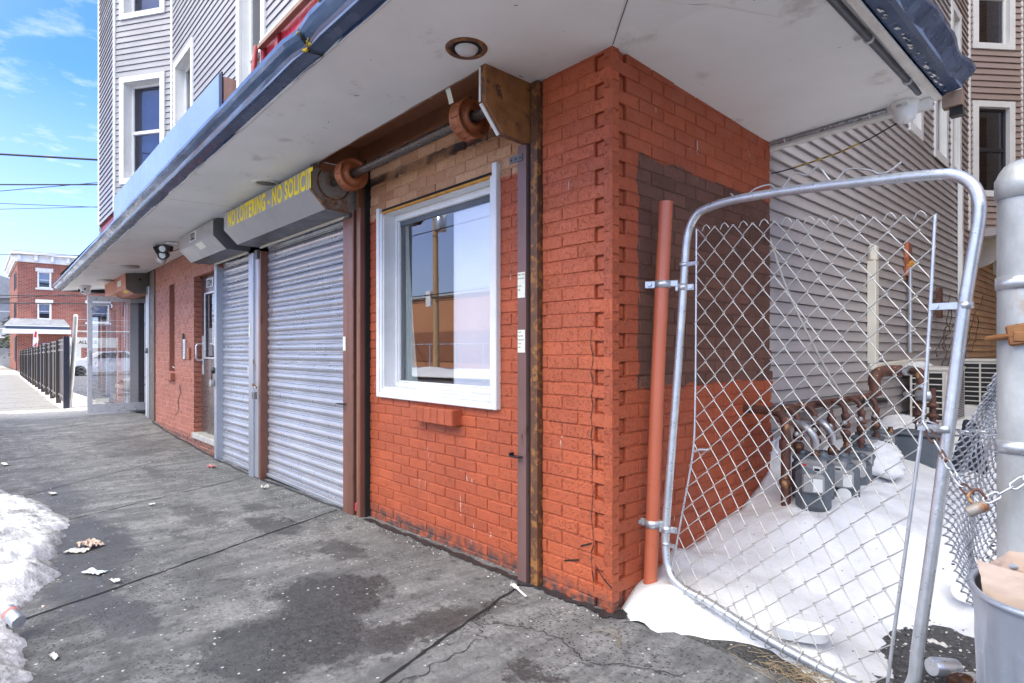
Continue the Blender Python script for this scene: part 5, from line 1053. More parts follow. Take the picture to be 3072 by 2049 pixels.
def meter(y,z,x,kind):
    o=empty('gas_meter',(x,y,z),None,'gas meter','gas meters in the snow'); 
    # drop from manifold
    xm=.17; mb=B('rustpipe'); mb.tube(bez([(xm,y-.02,.868),(xm+.05,y-.03,.872),(xm+.10,y-.035,.845),(xm+.115,y-.035,.79)],4),.0175,10); xx=xm+.115; yy=y-.035
    mb.lathe((xx,yy,.795),[(.020,0),(.027,-.005),(.027,-.03),(.022,-.035),(.024,-.06),(.031,-.065),(.031,-.09),(.02,-.10)],(0,0,1),10); mb.lathe((xx,yy,.665),[(.018,.02),(.03,.01),(.034,0),(.03,-.02),(.02,-.03),(.018,-.06)],(0,0,1),8); mb.tube(bez([(xx,yy,.62),(xx+.005,yy,.60),(xx+.03,yy,.575),(xx+.04,yy,.55),(xx+.04,yy,.535)],3),.016,8)
    mb.tube([(xx+.10,yy-.02,.66),(xx+.10,yy-.02,.56)],.016,8); mb.lathe((xx+.10,yy-.02,.62),[(.022,-.015),(.026,0),(.022,.015)],(0,0,1),8)
    mb.build('drop_pipe',o)
    mb=B('zinc'); mb.lathe((xx,yy-.025,.735),[(.017,0),(.017,.02),(.007,.024)],(.4,-1,0),12)
    if kind==1: mb.tube(bez([(xm-.02,y,.80),(xm+.09,y-.05,.80),(xx+.06,yy-.04,.775),(xx+.10,yy-.03,.72),(xx+.10,yy-.02,.66)],4),.022,12)
    mb.build('valve',o)
    mb=B('metergrey'); bx_=x+.06; c=Vector((bx_,y-.02,z))
    mb.obox(c,(1,0,0),(0,1,0),(0,0,1),-.10,.10,-.085,.085,-.16,.10,.035); mb.obox(c,(1,0,0),(0,1,0),(0,0,1),-.09,.09,-.08,.08,.085,.118,.012); mb.lathe(c+Vector((-.055,0,.11)),[(.026,0),(.026,.025),(.018,.03)],(0,0,1),12); mb.lathe(c+Vector((.055,0,.11)),[(.026,0),(.026,.025),(.018,.03)],(0,0,1),12); mb.lathe(c+Vector((0,-.0,.10)),[(.05,0),(.05,.02),(.035,.032)],(0,0,1),18)
    b_=mb.build('body',o)
    mb=B('meterlid'); mb.obox(c+Vector((.045,-.09,.05)),(1,0,0),(0,1,0),(0,0,1),-.06,.06,-.055,.02,-.045,.055,.01); d=mb.build('index_box',o)
    mb=B('plate'); mb.box(c.x+.055,c.y-.147,c.z+.02,c.x+.095,c.y-.1455,c.z+.08); mb.mat('black'); mb.box(c.x+.062,c.y-.1485,c.z+.055,c.x+.09,c.y-.147,c.z+.068); mb.mat('signred'); mb.box(c.x+.0,c.y-.147,c.z+.075,c.x+.02,c.y-.1455,c.z+.085); mb.build('label_plate',d)
    return o
ML=['gas meter nearest the upright rusty riser','second gas meter from the upright riser, with a zinc elbow above','gas meter in the middle of the row, half buried','gas meter just left of the snow heap','gas meter behind the snow heap','last small gas meter before the large regulator meter']
for k,(y,z,x,kd) in enumerate(((1.42,.50,.30,1),(1.68,.47,.32,1),(1.94,.44,.34,0),(2.20,.46,.30,0),(2.52,.50,.26,0),(2.84,.50,.26,0))):
    o=meter(y,z,x,kd); o['label']=ML[k]
# two lower meters in front
for k,(x,y,z,l) in enumerate(((.40,1.30,.47,'squat grey gas meter lowest in the snow, at the front of the row'),(.45,1.60,.46,'front grey gas meter with a round window, right of the squat one'))):
    o=empty('gas_meter',(x,y,z),l,'gas meter','gas meters in the snow'); mb=B('metergrey'); mb.obox((x,y,z),(.94,.34,0),(-.34,.94,0),(0,0,1),-.09,.09,-.07,.07,-.15,.10,.035); mb.lathe((x,y,z+.1),[(.045,0),(.045,.02),(.03,.03)],(0,0,1),16); mb.build('body',o)
    mb=B('meterlid'); mb.obox((x,y,z),(.94,.34,0),(-.34,.94,0),(0,0,1),-.055,.055,-.11,-.06,-.03,.07,.01); d=mb.build('index_box',o); mb=B('plate'); mb.obox((x,y,z),(.94,.34,0),(-.34,.94,0),(0,0,1),0,.045,-.113,-.11,-.02,.05); mb.build('label_plate',d)
    if k: mb=B('plate'); mb.lathe((x+.035,y-.085,z-.07),[(.04,0),(.04,.01),(.03,.012)],(.34,-.94,0),16); mb.build('dial',o)
o=empty('gas_meter',(.50,3.05,.5),'large dark grey regulator meter standing apart near the air conditioner','gas meter'); mb=B('metergrey'); mb.obox((.50,3.05,.46),(1,0,0),(0,1,0),(0,0,1),-.15,.15,-.13,.13,-.16,.14,.03); mb.obox((.50,3.05,.46),(1,0,0),(0,1,0),(0,0,1),-.16,.16,-.14,.14,.13,.155,.01); mb.obox((.36,2.88,.50),(1,0,0),(0,1,0),(0,0,1),-.07,.05,-.05,.05,-.07,.03,.01); mb.build('body',o)
mb=B('rustpipe')
for xq,yq in ((.44,3.3),(.545,3.25)):
    mb.tube([(xq,yq,.60),(xq,yq,.93)],.022,10)
    for zq in (.66,.72,.80): mb.lathe((xq,yq,zq),[(.024,-.02),(.04,-.012),(.04,.012),(.024,.02)],(0,0,1),8)
mb.mat('zinc'); mb.lathe((.49,3.26,.87),[(.02,-.06),(.045,-.05),(.045,.05),(.02,.06)],(1,-.2,0),12); mb.lathe((.40,3.24,.88),[(.02,0),(.025,.06)],(-.2,-1,0),8); mb.build('regulator',o)
# white line cover duct, stick, AC units, bag
du=empty('line_cover',(.0,3.8,1.05),'cream plastic line cover running down the siding and turning to the air conditioner','duct')
mb=B('cream'); mb.obox((0,0,0),(1,0,0),(0,1,0),(0,0,1),-.06,.015,3.76,3.85,1.10,2.03,.008); mb.obox((0,0,0),(1,0,0),(0,1,0),(0,0,1),-.06,.02,3.75,3.86,2.01,2.18,.03); mb.obox((0,0,0),(1,0,0),(0,1,0),(0,0,1),-.06,.02,3.75,3.90,1.02,1.12,.03); mb.obox((-.06,3.88,1.03),(1,0,0),(0,1,.02),(0,0,1),0,.075,0,1.75,0,.075,.008); mb.build('cover',du)
mb=B('cream'); mb.tube(bez([(.18,.315,1.62),(.32,.42,1.1),(.41,.55,.92-.1)],5),.0048,6)
mb=B('cream'); mb.tube(bez([(-.03,1.70,1.98),(.02,1.9,1.6),(.10,2.25,1.15),(.13,2.55,.90)],6),.008,8); one(mb,'stick','thin pale stick leaning on the siding above the gas meters','stick')
def ac(x0,y0,z0,x1,y1,z1,label):
    o=empty('air_conditioner',((x0+x1)/2,(y0+y1)/2,z0),label,'air conditioner','outdoor air conditioners'); 
    mb=B('ac'); mb.obox((0,0,0),(1,0,0),(0,1,0),(0,0,1),x0,x1,y0+.012,y1,z0,z1,.012); mb.obox((0,0,0),(1,0,0),(0,1,0),(0,0,1),x0-.01,x1+.01,y0,y1,z1-.02,z1+.01,.006); mb.build('casing',o)
    mb=B('black'); mb.box(x0+.02,y0+.006,z0+.04,x1-.03,y0+.011,z1-.04); mb.mat('ac'); xm=(x0+x1)/2
    n=int((z1-z0-.08)/.052)
    for k in range(n+1): z=z0+.04+k*(z1-z0-.08)/n; mb.obox((0,0,0),(1,0,0),(0,1,0),(0,0,1),x0+.015,x1-.02,y0-.006,y0+.005,z-.006,z+.006,.002)
    for xq in (x0+.015,xm,x1-.03): mb.obox((0,0,0),(1,0,0),(0,1,0),(0,0,1),xq-.009,xq+.009,y0-.008,y0+.004,z0+.035,z1-.035,.002)
    mb.build('grille',o)
    mb=B('hoodgrey')
    for k in range(26): z=z0+.05+k*(z1-z0-.1)/26; mb.box(x1,y0+.1,z,x1+.006,y1-.06,z+.008)
    mb.mat('dark'); mb.box(x1,y0+.08,z0+.04,x1+.002,y1-.05,z1-.04); mb.build('coil_guard',o)
    return o
ac(.04,4.72,.50,.35,5.5,1.045,'beige air conditioner nearest the gas meters, snow on top'); ac(.12,6.55,.42,.50,7.4,1.11,'beige air conditioner farther down the alley')
mb=lump((.10,4.85,1.07),(.09,.10,.035),4); one(mb,'snow_cap','small snow clump on top of the nearer air conditioner','snow',kind='stuff')
mb=B('galv'); mb.tube([(-.02,5.0,1.2),(-.015,4.98,2.1)],.022,8); mb.mat('foam'); mb.tube([(-.03,4.98,2.1),(.02,4.98,2.13)],.035,8); one(mb,'conduit','upright metal conduit on the siding beside the broken siding hole','conduit')
mb=MB().mat('rustpipe'); mb.box(-.03,6.1,1.6,.02,6.2,1.95); one(mb,'junction_box','small rusty box on the warm toned siding','box')
vin=B('bark'); rv=random.Random(3)
for k in range(9):
    p=Vector((0,6.2+rv.uniform(-.2,1.5),rv.uniform(.9,1.3))); pts=[p]
    for q in range(9): p=p+Vector((rv.uniform(.0,.02),rv.uniform(-.15,.2),rv.uniform(-.02,.14))); pts.append(p)
    vin.tube(bez(pts,2),.005,4)
one(vin,'dead_vine','tangled bare vine twigs in front of the warm siding','vine')
def clothf(s,t):
    th=s*2*math.pi; h=t; r=(.10+.05*math.sin(th*3+1))*(1-.75*h**1.6)+.015*nz(math.cos(th)*2,h*4,1,4)
    return Vector((.78+.85*r*math.cos(th)*1.0+.02*h,3.05+r*math.sin(th),.36+.36*h-.03*math.cos(th*2)*(1-h)))
mb=B('cloth'); mb.grid(clothf,30,20); mb.lathe((.79,3.05,.71),[(.03,-.03),(.02,.012),(0,.02)],(0,0,1),8); one(mb,'cloth','dark navy cloth draped over a stake in the snow behind the chain','cloth')
# ---------------------------------------------------------------- trash can with paper bag
tcn=empty('trash_can',(1.60,-.43,0),'dented galvanised trash can at the lower right corner','trash can')
cx_,cy_=1.603,-.43
def canf(s,t):
    th=s*2*math.pi; z=.02+.66*t; r=.165+.035*t+.0022*math.cos(th*30)*(1 if .08<t<.86 else 0)+.006*nz(math.cos(th)*2,t*3+math.sin(th)*2,1,3); return Vector((cx_+r*math.cos(th),cy_+r*math.sin(th),z))
mb=B('canmetal'); mb.grid(canf,120,18); mb.lathe((cx_,cy_,.02),[(0,0),(.165,0)],(0,0,1),24); mb.build('body',tcn)
mb=B('canmetal'); mb.tube([(cx_+.202*math.cos(a),cy_+.202*math.sin(a),.685+.004*math.sin(a*3)) for a in [k*math.pi/24 for k in range(48)]],.008,8,closed=True); mb.build('rim',tcn)
mb=B('canmetal'); mb.tube([(cx_+.184*math.cos(a),cy_+.184*math.sin(a),.50) for a in [k*math.pi/24 for k in range(48)]],.006,6,closed=True); mb.build('rib',tcn)
def bagq(u,v,k=0):
    """kraft bag: u round the bag, v up; squarish section, leaning left, creased"""
    C4=[(-.155,-.06),(.13,-.13),(.17,.06),(-.12,.12)]; a=(u%1)*4; q=int(a)%4; f=a-int(a); f=f*f*(3-2*f)*.25+f*.75; p0,p1=C4[q],C4[(q+1)%4]
    x=p0[0]+(p1[0]-p0[0])*f; y=p0[1]+(p1[1]-p0[1])*f
    cr=abs(noise.noise(Vector((u*9,v*5,2))))*.035+abs(noise.noise(Vector((u*21,v*13,6))))*.014
    s_=1-cr*1.5; top=.0 if v<.7 else (v-.7)/.3
    return Vector((cx_+.02+x*s_-.055*v,cy_+y*s_+.03*v,.42+.315*v-.05*top*(u%.5)+.01*noise.noise(Vector((u*8,3,1)))*top))
mb=B('paper'); mb.grid(lambda a,b:bagq(a,b),64,26,False); bag=one(mb,'paper_bag','crumpled brown paper bag with a yellow label stuffed in the trash can','paper bag')
mb=B('yellowlabel')
def lab(a,b):
    u=.09+.13*a; v=.84+.16*b; p=bagq(u,v); q=(p-Vector((cx_,cy_+.05,p.z))).normalized(); return p+q*.004
mb.grid(lab,10,5); mb.build('label_sticker',bag)
# ---------------------------------------------------------------- litter
def sheetlit(name,label,cat,x,y,sx_,sy_,rot,mat,z=.006,crump=.012,seed=1):
    mb=B(mat); c,s=math.cos(rot),math.sin(rot); g=swz(x,y)+z
    def f(u,v):
        a,b=(u-.5)*sx_,(v-.5)*sy_; return Vector((x+a*c-b*s,y+a*s+b*c,g+max(0,crump*(nz(a*60,b*60,1,seed)+.5))))
    mb.grid(f,10,8,False); return one(mb,name,label,cat,'litter on the pavement')
sheetlit('crumpled_paper','crumpled brown paper scrap by the left snow bank','litter',-2.98,-1.62,.16,.10,.4,'paper',crump=.035,seed=2); sheetlit('paper_scrap','grey paper scrap under the crumpled brown one','litter',-2.90,-1.70,.13,.08,.9,'litter',seed=3)
sheetlit('wrapper','pale blue wrapper on the pavement','litter',-2.35,-1.68,.13,.06,.6,'litterblue',seed=4); sheetlit('wrapper','thin clear wrapper twisted near the joint','litter',-2.1,-1.615,.09,.025,.5,'litter',seed=5,crump=.02); sheetlit('paper_scrap','small white paper strip far up the pavement','litter',-5.1,-1.65,.12,.045,.1,'litter',seed=6); sheetlit('paper_scrap','white card scrap near the bottom left snow','litter',-1.286,-1.944,.06,.018,.25,'litter',seed=7)
sheetlit('wrapper','pink wrapper at the foot of the narrow shutter','litter',-5.43,-.22,.12,.05,.3,'litterred',crump=.03,seed=8); sheetlit('paper_scrap','small white scrap at the foot of the shutter post','litter',-3.96,-.16,.07,.05,1.2,'litter',crump=.03,seed=9); sheetlit('paper_scrap','white paper strip at the far left of the pavement','litter',-6.99,-1.93,.2,.04,.1,'litter',seed=10); sheetlit('paper_scrap','flattened grey scrap in the dark gravel by the gate','litter',1.10,.72,.07,.03,-.2,'litter',z=.02,seed=11)
sheetlit('paper_scrap','small scrap on the joint in front of the wide shutter','litter',-4.0,-1.08,.05,.04,.3,'litter',seed=12)
mb=B('paper'); mb.tube([(-1.86,-1.94,.01),(-1.84,-1.935,.01)],.006,8); one(mb,'cigarette_butt','orange cigarette butt by the snow bank','cigarette butt')
fk=B('plasticwhite'); a=Vector((-.55,-.125,.012)); b_=Vector((-.36,-.19,.012)); D=(b_-a).normalized(); Q=Vector((-D.y,D.x,0)); fk.obox(a,D,Q,(0,0,1),.06,.17,-.006,.006,0,.003,.001); fk.obox(a,D,Q,(0,0,1),.03,.06,-.012,.012,0,.003,.001)
for k in range(4): fk.obox(a+Q*(-.0095+.0063*k),D,Q,(0,0,1),0,.032,-.0018,.0018,0,.003)
one(fk,'fork','white plastic fork beside the foot of the steel guide rail','fork')
cn_=empty('can',(-1.65,-2.05,.05),'crushed silver drink can half in the snow bank','can'); mb=B('galv'); ax=Vector((.8,.3,-.25)).normalized(); c0=Vector((-1.70,-2.075,.085)); mb.lathe(c0,[(.022,0),(.029,.008),(.03,.02),(.028,.07),(.031,.10),(.026,.112)],ax,20); mb.build('body',cn_); mb=B('litterred'); mb.lathe(c0,[(.0302,.03),(.0292,.05)],ax,20); mb.build('label_band',cn_)
cp=B('plasticwhite'); ax=Vector((-.25,-.75,.55)).normalized(); c0=Vector((1.13,1.20,.10)); cp.lathe(c0,[(.0,0),(.045,.0),(.06,.06),(.062,.06),(.047,-.002)],ax,24); one(cp,'cup','clear plastic cup lying in the snow by the bundled fence','cup')
ty=B('plasticwhite')
def trf(s,t):
    u=s*2*math.pi; k=abs(math.cos(u))**.6*(1 if math.cos(u)>0 else -1); l=abs(math.sin(u))**.6*(1 if math.sin(u)>0 else -1); return Vector((.73+k*(.10+.02*t),.29+l*(.05+.015*t),.06+.045*t+.02*k))
ty.grid(trf,32,4); ty.face([trf(i/32,0) for i in range(32)]); one(ty,'food_tray','clear plastic food tray tipped under the gate rail','tray')
for k,(x,y,lb) in enumerate(((1.20,.50,'empty tin can lying in the gravel beside the trash can'),(1.265,.44,'dark brown bottle end beside the tin can'))):
    mb=B('galv' if k==0 else 'bottle'); mb.lathe((x,y,.045),[(.02,0),(.033,.004),(.034,.10),(.030,.11)],(-.5+.2*k,-.8,.15),20); mb.mat('dark'); mb.lathe((x,y,.045),[(0,-.0005),(.019,-.001)],(-.5,-.8,.15),16); one(mb,'can' if k==0 else 'bottle',lb,'can' if k==0 else 'bottle')
st=B('straw'); rs=random.Random(8)
for k in range(190):
    x=.86+rs.gauss(0,.12); y=.10+rs.gauss(0,.045); an=rs.gauss(-.4,.7); L=rs.uniform(.04,.12); z0=max(swz(x,y),0)+.003; p=[Vector((x,y,z0)),Vector((x+L*.5*math.cos(an),y+L*.5*math.sin(an),z0+rs.uniform(.0,.025))),Vector((x+L*math.cos(an),y+L*math.sin(an),z0+rs.uniform(0,.012)))]
    st.tube(p,.0012,3,cap=False)
for k in range(3): st.tube(bez([(.05+.06*k,-.20,.008),(.12,-.17+.03*k,.014),(.22,-.23,.008)],4),.0012,3)
one(st,'dead_grass','dry straw coloured grass caught under the gate','grass',kind='stuff')
gr=B('sticker'); rs=random.Random(9)
def pebble(mb,x,y,z,r):
    mb.obox((x,y,z),(math.cos(x*99),math.sin(x*99),0),(-math.sin(x*99),math.cos(x*99),0),(0,0,1),-r,r,-r*.7,r*.7,0,r*.9,r*.3)
for k in range(300):
    m=rs.random()
    if m<.45: x=rs.uniform(-2.4,0); y=-.03-abs(rs.gauss(0,.05))
    elif m<.75: x=rs.uniform(-4.5,-2.3); y=-.04-abs(rs.gauss(0,.10))
    else: x=rs.uniform(-5.5,1); y=rs.uniform(-2,-.1)
    gr.mat(rs.choice(['sticker','litter','cutstone','tar','cutstone'])); pebble(gr,x,y,swz(x,y)-.001,rs.uniform(.0015,.005))
for k in range(500):
    x=rs.uniform(.9,2.0); y=rs.uniform(.15,1.1); gr.mat(rs.choice(['sticker','litter','cutstone','tar','tar','tar'])); pebble(gr,x,y,-.004,rs.uniform(.002,.007))
for k in range(420):
    x=rs.gauss(1.27,.13); y=rs.gauss(1.85,.22); gr.mat(rs.choice(['tar','tar','cutstone','tar'])); pebble(gr,x,y,snz(x,y)-.001,rs.uniform(.003,.010))
for k in range(160):
    x=rs.uniform(.1,1.6); y=rs.uniform(.3,3); gr.mat('tar'); pebble(gr,x,y,snz(x,y)-.001,rs.uniform(.001,.0035))
one(gr,'grit','scattered salt grit and paint chips on the pavement','grit',kind='stuff')
mb=B('redpanel'); mb.tube([(-2.42,-.03,.0),(-2.415,-.03,.06)],.008,6); one(mb,'lighter','small red lighter standing at the foot of the shutter rail','lighter')
# ---------------------------------------------------------------- background, left
bf=empty('black_fence',(-30,-.4,-.1),'dark privacy fence of framed panels along the far pavement','fence')
A0=Vector((-13.55,-.76,0)); A1=Vector((-46,-.08,0)); Lf=(A1-A0).length; Uf=(A1-A0)/Lf; Nf=Vector((Uf.y,-Uf.x,0)); Nf=Vector((-abs(Uf.y),-abs(Uf.x),0)).normalized(); Nf=Vector((Uf.y,-Uf.x,0)); 
if Nf.y>0: Nf=-Nf
np_=16; 
for i in range(np_):
    s0=Lf*i/np_; s1=Lf*(i+1)/np_; c=A0+Uf*s0; g=gz(c.x); off=.06 if i%2 else 0
    if i in (0,4,8,12): pm=B('fencenavy'); wd=.11; h_=1.50
    else: pm=B('fenceblack'); wd=.05; h_=1.47
    pm.obox(c+Vector((0,0,g)),Uf,Nf,(0,0,1),-wd/2,wd/2,-.04,.06,-.05,h_,.006); pm.build('post',bf)
    pn=B('fenceblack'); O=c+Vector((0,0,g)); O2=O+Nf*off*.3
    pn.obox(O2,Uf,Nf,(0,0,1),wd/2,s1-s0-.03,-.012,.0,.08,1.44); pn.mat('fencepale')
    for (z0,z1) in ((1.19,1.235),(1.325,1.36),(.17,.215),(1.42,1.45)): pn.obox(O2,Uf,Nf,(0,0,1),wd/2,s1-s0-.03,-.01,.018,z0,z1,.003)
    if i>0 and i<6:
        pn.mat('fenceblack'); pn.obox(O2,Uf,Nf,(0,0,1),.98,1.02,-.01,.02,.08,1.44)
    pn.build('panel',bf)
# chain link fence with barbed wire, from the end of the black fence into the lot
cf=empty('chain_link_fence',(-13.75,0,0),'chain link fence with barbed wire and a leaning post between the lot and the shop','fence')
mb=B('galvpost'); mb.tube([(-13.75,-.70,.0),(-13.7,-.64,1.0),(-13.68,-.60,1.93)],.042,10); mb.lathe((-13.68,-.60,1.93),[(.045,0),(.04,.04),(0,.06)],(0,0,1),10); mb.build('post',cf)
for y in (2.0,4.6): mb=B('galvpost'); mb.tube([(-13.7,y,0),(-13.7,y,1.7)],.03,8); mb.build('post',cf)
mb=B('galvpost'); mb.tube([(-13.7,-.62,1.62),(-13.7,6,1.66)],.022,8); mb.build('rail',cf)
for z in (1.76,1.88): mb=B('wire'); mb.tube([(-13.7,-.6,z),(-13.7,2,z+.0),(-13.7,6,z+.03)],.006,5); mb.build('barbed_wire',cf)
mb=B('wire'); n=56; pit=.078
for i in range(n):
    pts=[]
    for j in range(42):
        x=(i if (i+j)%2==0 else i+1)*pit; pts.append((-13.7+(.004 if j%2 else -.004),-.58+x,.05+j*.0385))
    mb.tube(pts,.0035,4,cap=False)
mb.build('chain_link_mesh',cf)
bn=empty('banner',(-16,0,1.3),'white banner lettered ALL CE tied to the far side of the chain link fence','banner'); mb=B('banner'); mb.grid(lambda s,t:Vector((-16.0,-.46+.95*s,1.29+.25*t+.004*math.sin(s*9))),16,4,True); mb.build('sheet',bn)
for y in (-.47,.49): mb=B('galvpost'); mb.tube([(-16.03,y,0),(-16.03,y,1.56)],.015,6); mb.build('pole',bn)
text('ALL   CE','lettering',.105,(-15.985,-.30,1.39),(0,1,0),(0,0,1),'black',bn,.002,.95)
mb=B('signred'); mb.lathe((-15.98,-.385,1.42),[(.035,0),(.03,.004)],(1,0,0),16); mb.build('logo',bn)
for k,(c,r) in enumerate((((-18.2,3.6,.15),(1.3,2.6,.62)),((-15.8,3.1,.0),(1.2,2.3,.40)),((-24,6,.2),(3,4,.8)),((-20,9,.0),(3,2,.5)),((-52,-2.2,-.25),(4,1.4,.13)))):
    tag(lump(c,r,20+k,'snowfar').build('snow_pile'),['ploughed snow pile in the lot behind the glass door','low snow heap just behind the chain link fence','broad snow pile deep in the lot','second snow pile deep in the lot','snow heap at the foot of the brick building'][k],'snow',kind='stuff')
# parked car in the lot
vn=empty('parked_car',(-40,4,-.25),'white parked car seen small through the chain link beyond the glass door','car')
mb=B('vanwhite'); mb.prism([(1.6,-.02),(1.55,.45),(1.75,.62),(2.6,.72),(3.3,1.16),(4.6,1.2),(5.3,.78),(5.9,.7),(6.0,.3),(5.95,-.02)],-41.6,-40,'x'); mb.build('body',vn); mb=B('black'); mb.prism([(2.9,.76),(3.4,1.1),(4.5,1.13),(5.0,.8)],-39.995,-39.98,'x'); mb.build('window',vn)
for y in (2.3,5.1): mb=B('tire'); mb.lathe((-40.05,y,.05),[(.15,.1),(.30,.1),(.32,.05),(.31,-.02)],(1,0,0),18); mb.build('wheel',vn)
def farbuild():
    o=empty('brick_building',(-63,8,-.3),'three storey red brick building with white bracketed cornice beyond the black fence','building')
    X=-57; H=[(1.45,6.1,2.3,7.4),(1.45,3.65,2.3,4.95),(4.6,3.5,6.1,5.05),(4.6,6.1,6.1,7.4),(8.5,3.5,9.7,5.0),(8.5,6.1,9.7,7.4)]
    mb=B('farbrick')
    for a,c,b,d in cutrects(.25,16,-.4,8.1,H): mb.box(X-.25,a,c,X,b,d)
    mb.box(X-13,.25,-.4,X-.25,.5,8.1); mb.box(X-13,15.8,-.4,X-.25,16,8.1); mb.box(X-13,.5,8.0,X-.25,15.8,8.1); mb.build('wall',o)
    mb=B('white'); mb.box(X-13.5,-.15,8.62,X+.45,16.3,8.78); mb.box(X-13.3,.1,8.05,X+.12,16.1,8.62)
    k=0
    while k<16: mb.obox((X+.12,.35+k*1.0,8.35),(1,0,0),(0,1,0),(0,0,1),0,.22,-.1,.1,-.2,.26,.02); k+=1
    for q in range(12): mb.box(X-.6-q*1.0,-.08,8.2,X-.45-q*1.0,.1,8.6)
    mb.mat('asphaltroof'); mb.box(X-13.4,-.1,8.78,X+.4,16.2,8.85); mb.build('cornice',o)
    for a,c,b,d in H:
        window(o,(X,0),(0,1),(1,0),a,c,b,d,cas=.08,dep=.12,blind='lens'); mb=B('cutstone'); mb.mat('lip'); mb.box(X-.05,a-.12,d-.02,X+.07,b+.12,d+.26); mb.box(X-.05,a-.12,c-.12,X+.09,b+.12,c+.02); mb.build('lintel',o)
    # shopfront awning at the corner
    mb=B('shopawning'); mb.mesh([(X+.02,-.1,3.7),(X+.02,3.1,3.7),(X+1.1,3.4,3.1),(X+1.1,-.6,3.1),(X-2,-.1,3.7),(X-2,-.6,3.1)],[(0,1,2,3),(0,3,5,4)],False); mb.mat('blueroof'); mb.box(X+.05,-.45,2.85,X+1.13,3.38,3.07); mb.mat('white'); mb.box(X+.0,-.6,2.52,X+1.2,3.45,2.85); mb.box(X+.05,-.5,3.07,X+1.1,3.35,3.13); mb.build('awning',o)
    mb=B('sticker'); mb.box(X+.001,1.9,.6,X+.05,4.2,1.7); mb.mat('white'); mb.box(X+.04,1.75,.5,X+.07,4.35,.6); mb.box(X+.04,1.75,1.7,X+.07,4.35,1.8); mb.build('shop_window',o)
    mb=B('darkframe'); mb.box(X-.4,.2,-.3,X-.9,.26,2.4); mb.box(X-1.6,.2,.4,X-3.2,.26,2.3)
    for z in (3.7,6.1): mb.box(X-1.2,.2,z,X-2.0,.26,z+1.3); mb.box(X-3.2,.2,z,X-4.0,.26,z+1.3)
    mb.build('side_window',o)
    return o
farbuild()
mb=B('vanwhite'); mb.tube([(-50,.9,-.3),(-50,.9,2.5)],.05,6); fp=one(mb,'sign_post','white steel sign post in front of the brick building','post')
ps=empty('street_sign',(-44,.2,-.3),'red and white pennant sign on a short pole above the black fence','sign'); mb=B('white'); mb.prism([(.42,1.5),(.62,1.35),(.70,1.9),(.66,2.35),(.55,2.45),(.46,2.3)],-44.02,-44); mb.build('sign_face',ps); mb=B('signred'); mb.prism([(.48,2.05),(.60,2.0),(.62,2.35),(.55,2.42)],-43.995,-43.985); mb.prism([(.47,1.5),(.60,1.45),(.62,1.75)],-43.995,-43.985); mb.build('emblem',ps); mb=B('galv'); mb.tube([(-44.05,.55,-.3),(-44.05,.55,2.2)],.03,6); mb.build('pole',ps)
fh=empty('grey_house',(-90,-2,-.5),'grey clapboard house at the far left edge behind the conifer','house'); mb=B('fargrey'); mb.box(-100,-9,-.6,-84,6,7.0); mb.mat('white'); mb.box(-83.99,-8,2.6,-83.2,2.5,2.9); mb.mat('asphaltroof'); mb.prism([(-9.5,7),(6.5,7),(-1.5,10)],-100.5,-83.5); mb.build('wall',fh); 
for a in (-6,-3.,-.2): window(fh,(-84,0),(0,1),(1,0),a,3.6,a+1.3,5.6,cas=.1,dep=.1); 
mb=B('white'); mb.box(-83.9,-4,-.4,-83.7,-2.5,2.0); mb.mat('black'); mb.box(-83.69,-3.9,.6,-83.6,-2.6,1.9); mb.build('door',fh)
def conifer(x,y,h,r,label,seed):
    rs=random.Random(seed); o=empty('conifer_tree',(x,y,-.4),label,'tree'); mb=B('bark'); mb.tube([(x,y,-.4),(x,y,h*.5),(x+.1,y,h)],.2,8,radii=[.28,.16,.03]); 
    mb.build('trunk',o); mb=B('needles')
    for k in range(5200):
        t=rs.random()**.8; z=h*(.12+.88*t); rr=r*(1-t)**.75*(.65+.35*math.sin(z*3.1))*math.sqrt(rs.random()); a=rs.uniform(0,6.283); c=Vector((x+rr*math.cos(a),y+rr*math.sin(a),z-.25*rr+rs.uniform(-.2,.2))); s_=rs.uniform(.10,.26); u=Vector((math.cos(a),math.sin(a),-.3+rs.uniform(-.4,.4))); v=Vector((rs.uniform(-1,1),rs.uniform(-1,1),rs.uniform(-1,1)))
        mb.face([c-u*s_,c+v*s_*.35,c+u*s_,c-v*s_*.35])
    mb.build('crown',o)
conifer(-75,-3.4,10.2,3.0,'tall grey green conifer behind the brick building at the left edge',3)
conifer(-79,1.5,8.5,2.6,'second darker conifer half hidden by the brick building',4)
# wires crossing the sky
def wire(a,b,sag,r,label,n=24):
    A,Bv=Vector(a),Vector(b); D=(Bv-A); A2=A-D*6; B2=Bv+D*9; mb=B('cable'); mb.tube([A2.lerp(B2,i/n)-Vector((0,0,sag*(.25-(i/n-.5)**2)*4-sag*.9)) for i in range(n+1)],r,5); return one(mb,'overhead_cable',label,'cable','overhead cables')
wire((-31.457,-1.377,9.59),(-28.62,1.72,9.36),.3,.045,'thick twisted overhead cable, highest of the sky cables')
wire((-31.457,-1.377,8.293),(-28.62,1.722,8.306),.3,.03,'overhead cable in the middle of the sky, nearly level')
wire((-31.457,-1.377,8.015),(-28.62,1.722,8.386),.2,.016,'thin overhead cable rising to meet the level one')
wire((-31.457,-1.377,7.49),(-28.64,1.70,7.336),.2,.014,'thin overhead cable below the level one')
wire((-31.457,-1.377,7.243),(-28.64,1.70,7.354),.2,.012,'faint overhead cable crossing the thin lower one')
wire((-31.457,-1.377,5.316),(-29.11,1.185,5.288),.2,.014,'lowest overhead cable, above the brick cornice')
wire((-24.8,-1.537,3.107),(-22.83,.64,3.086),.1,.015,'upper of the three cables crossing the brick building')
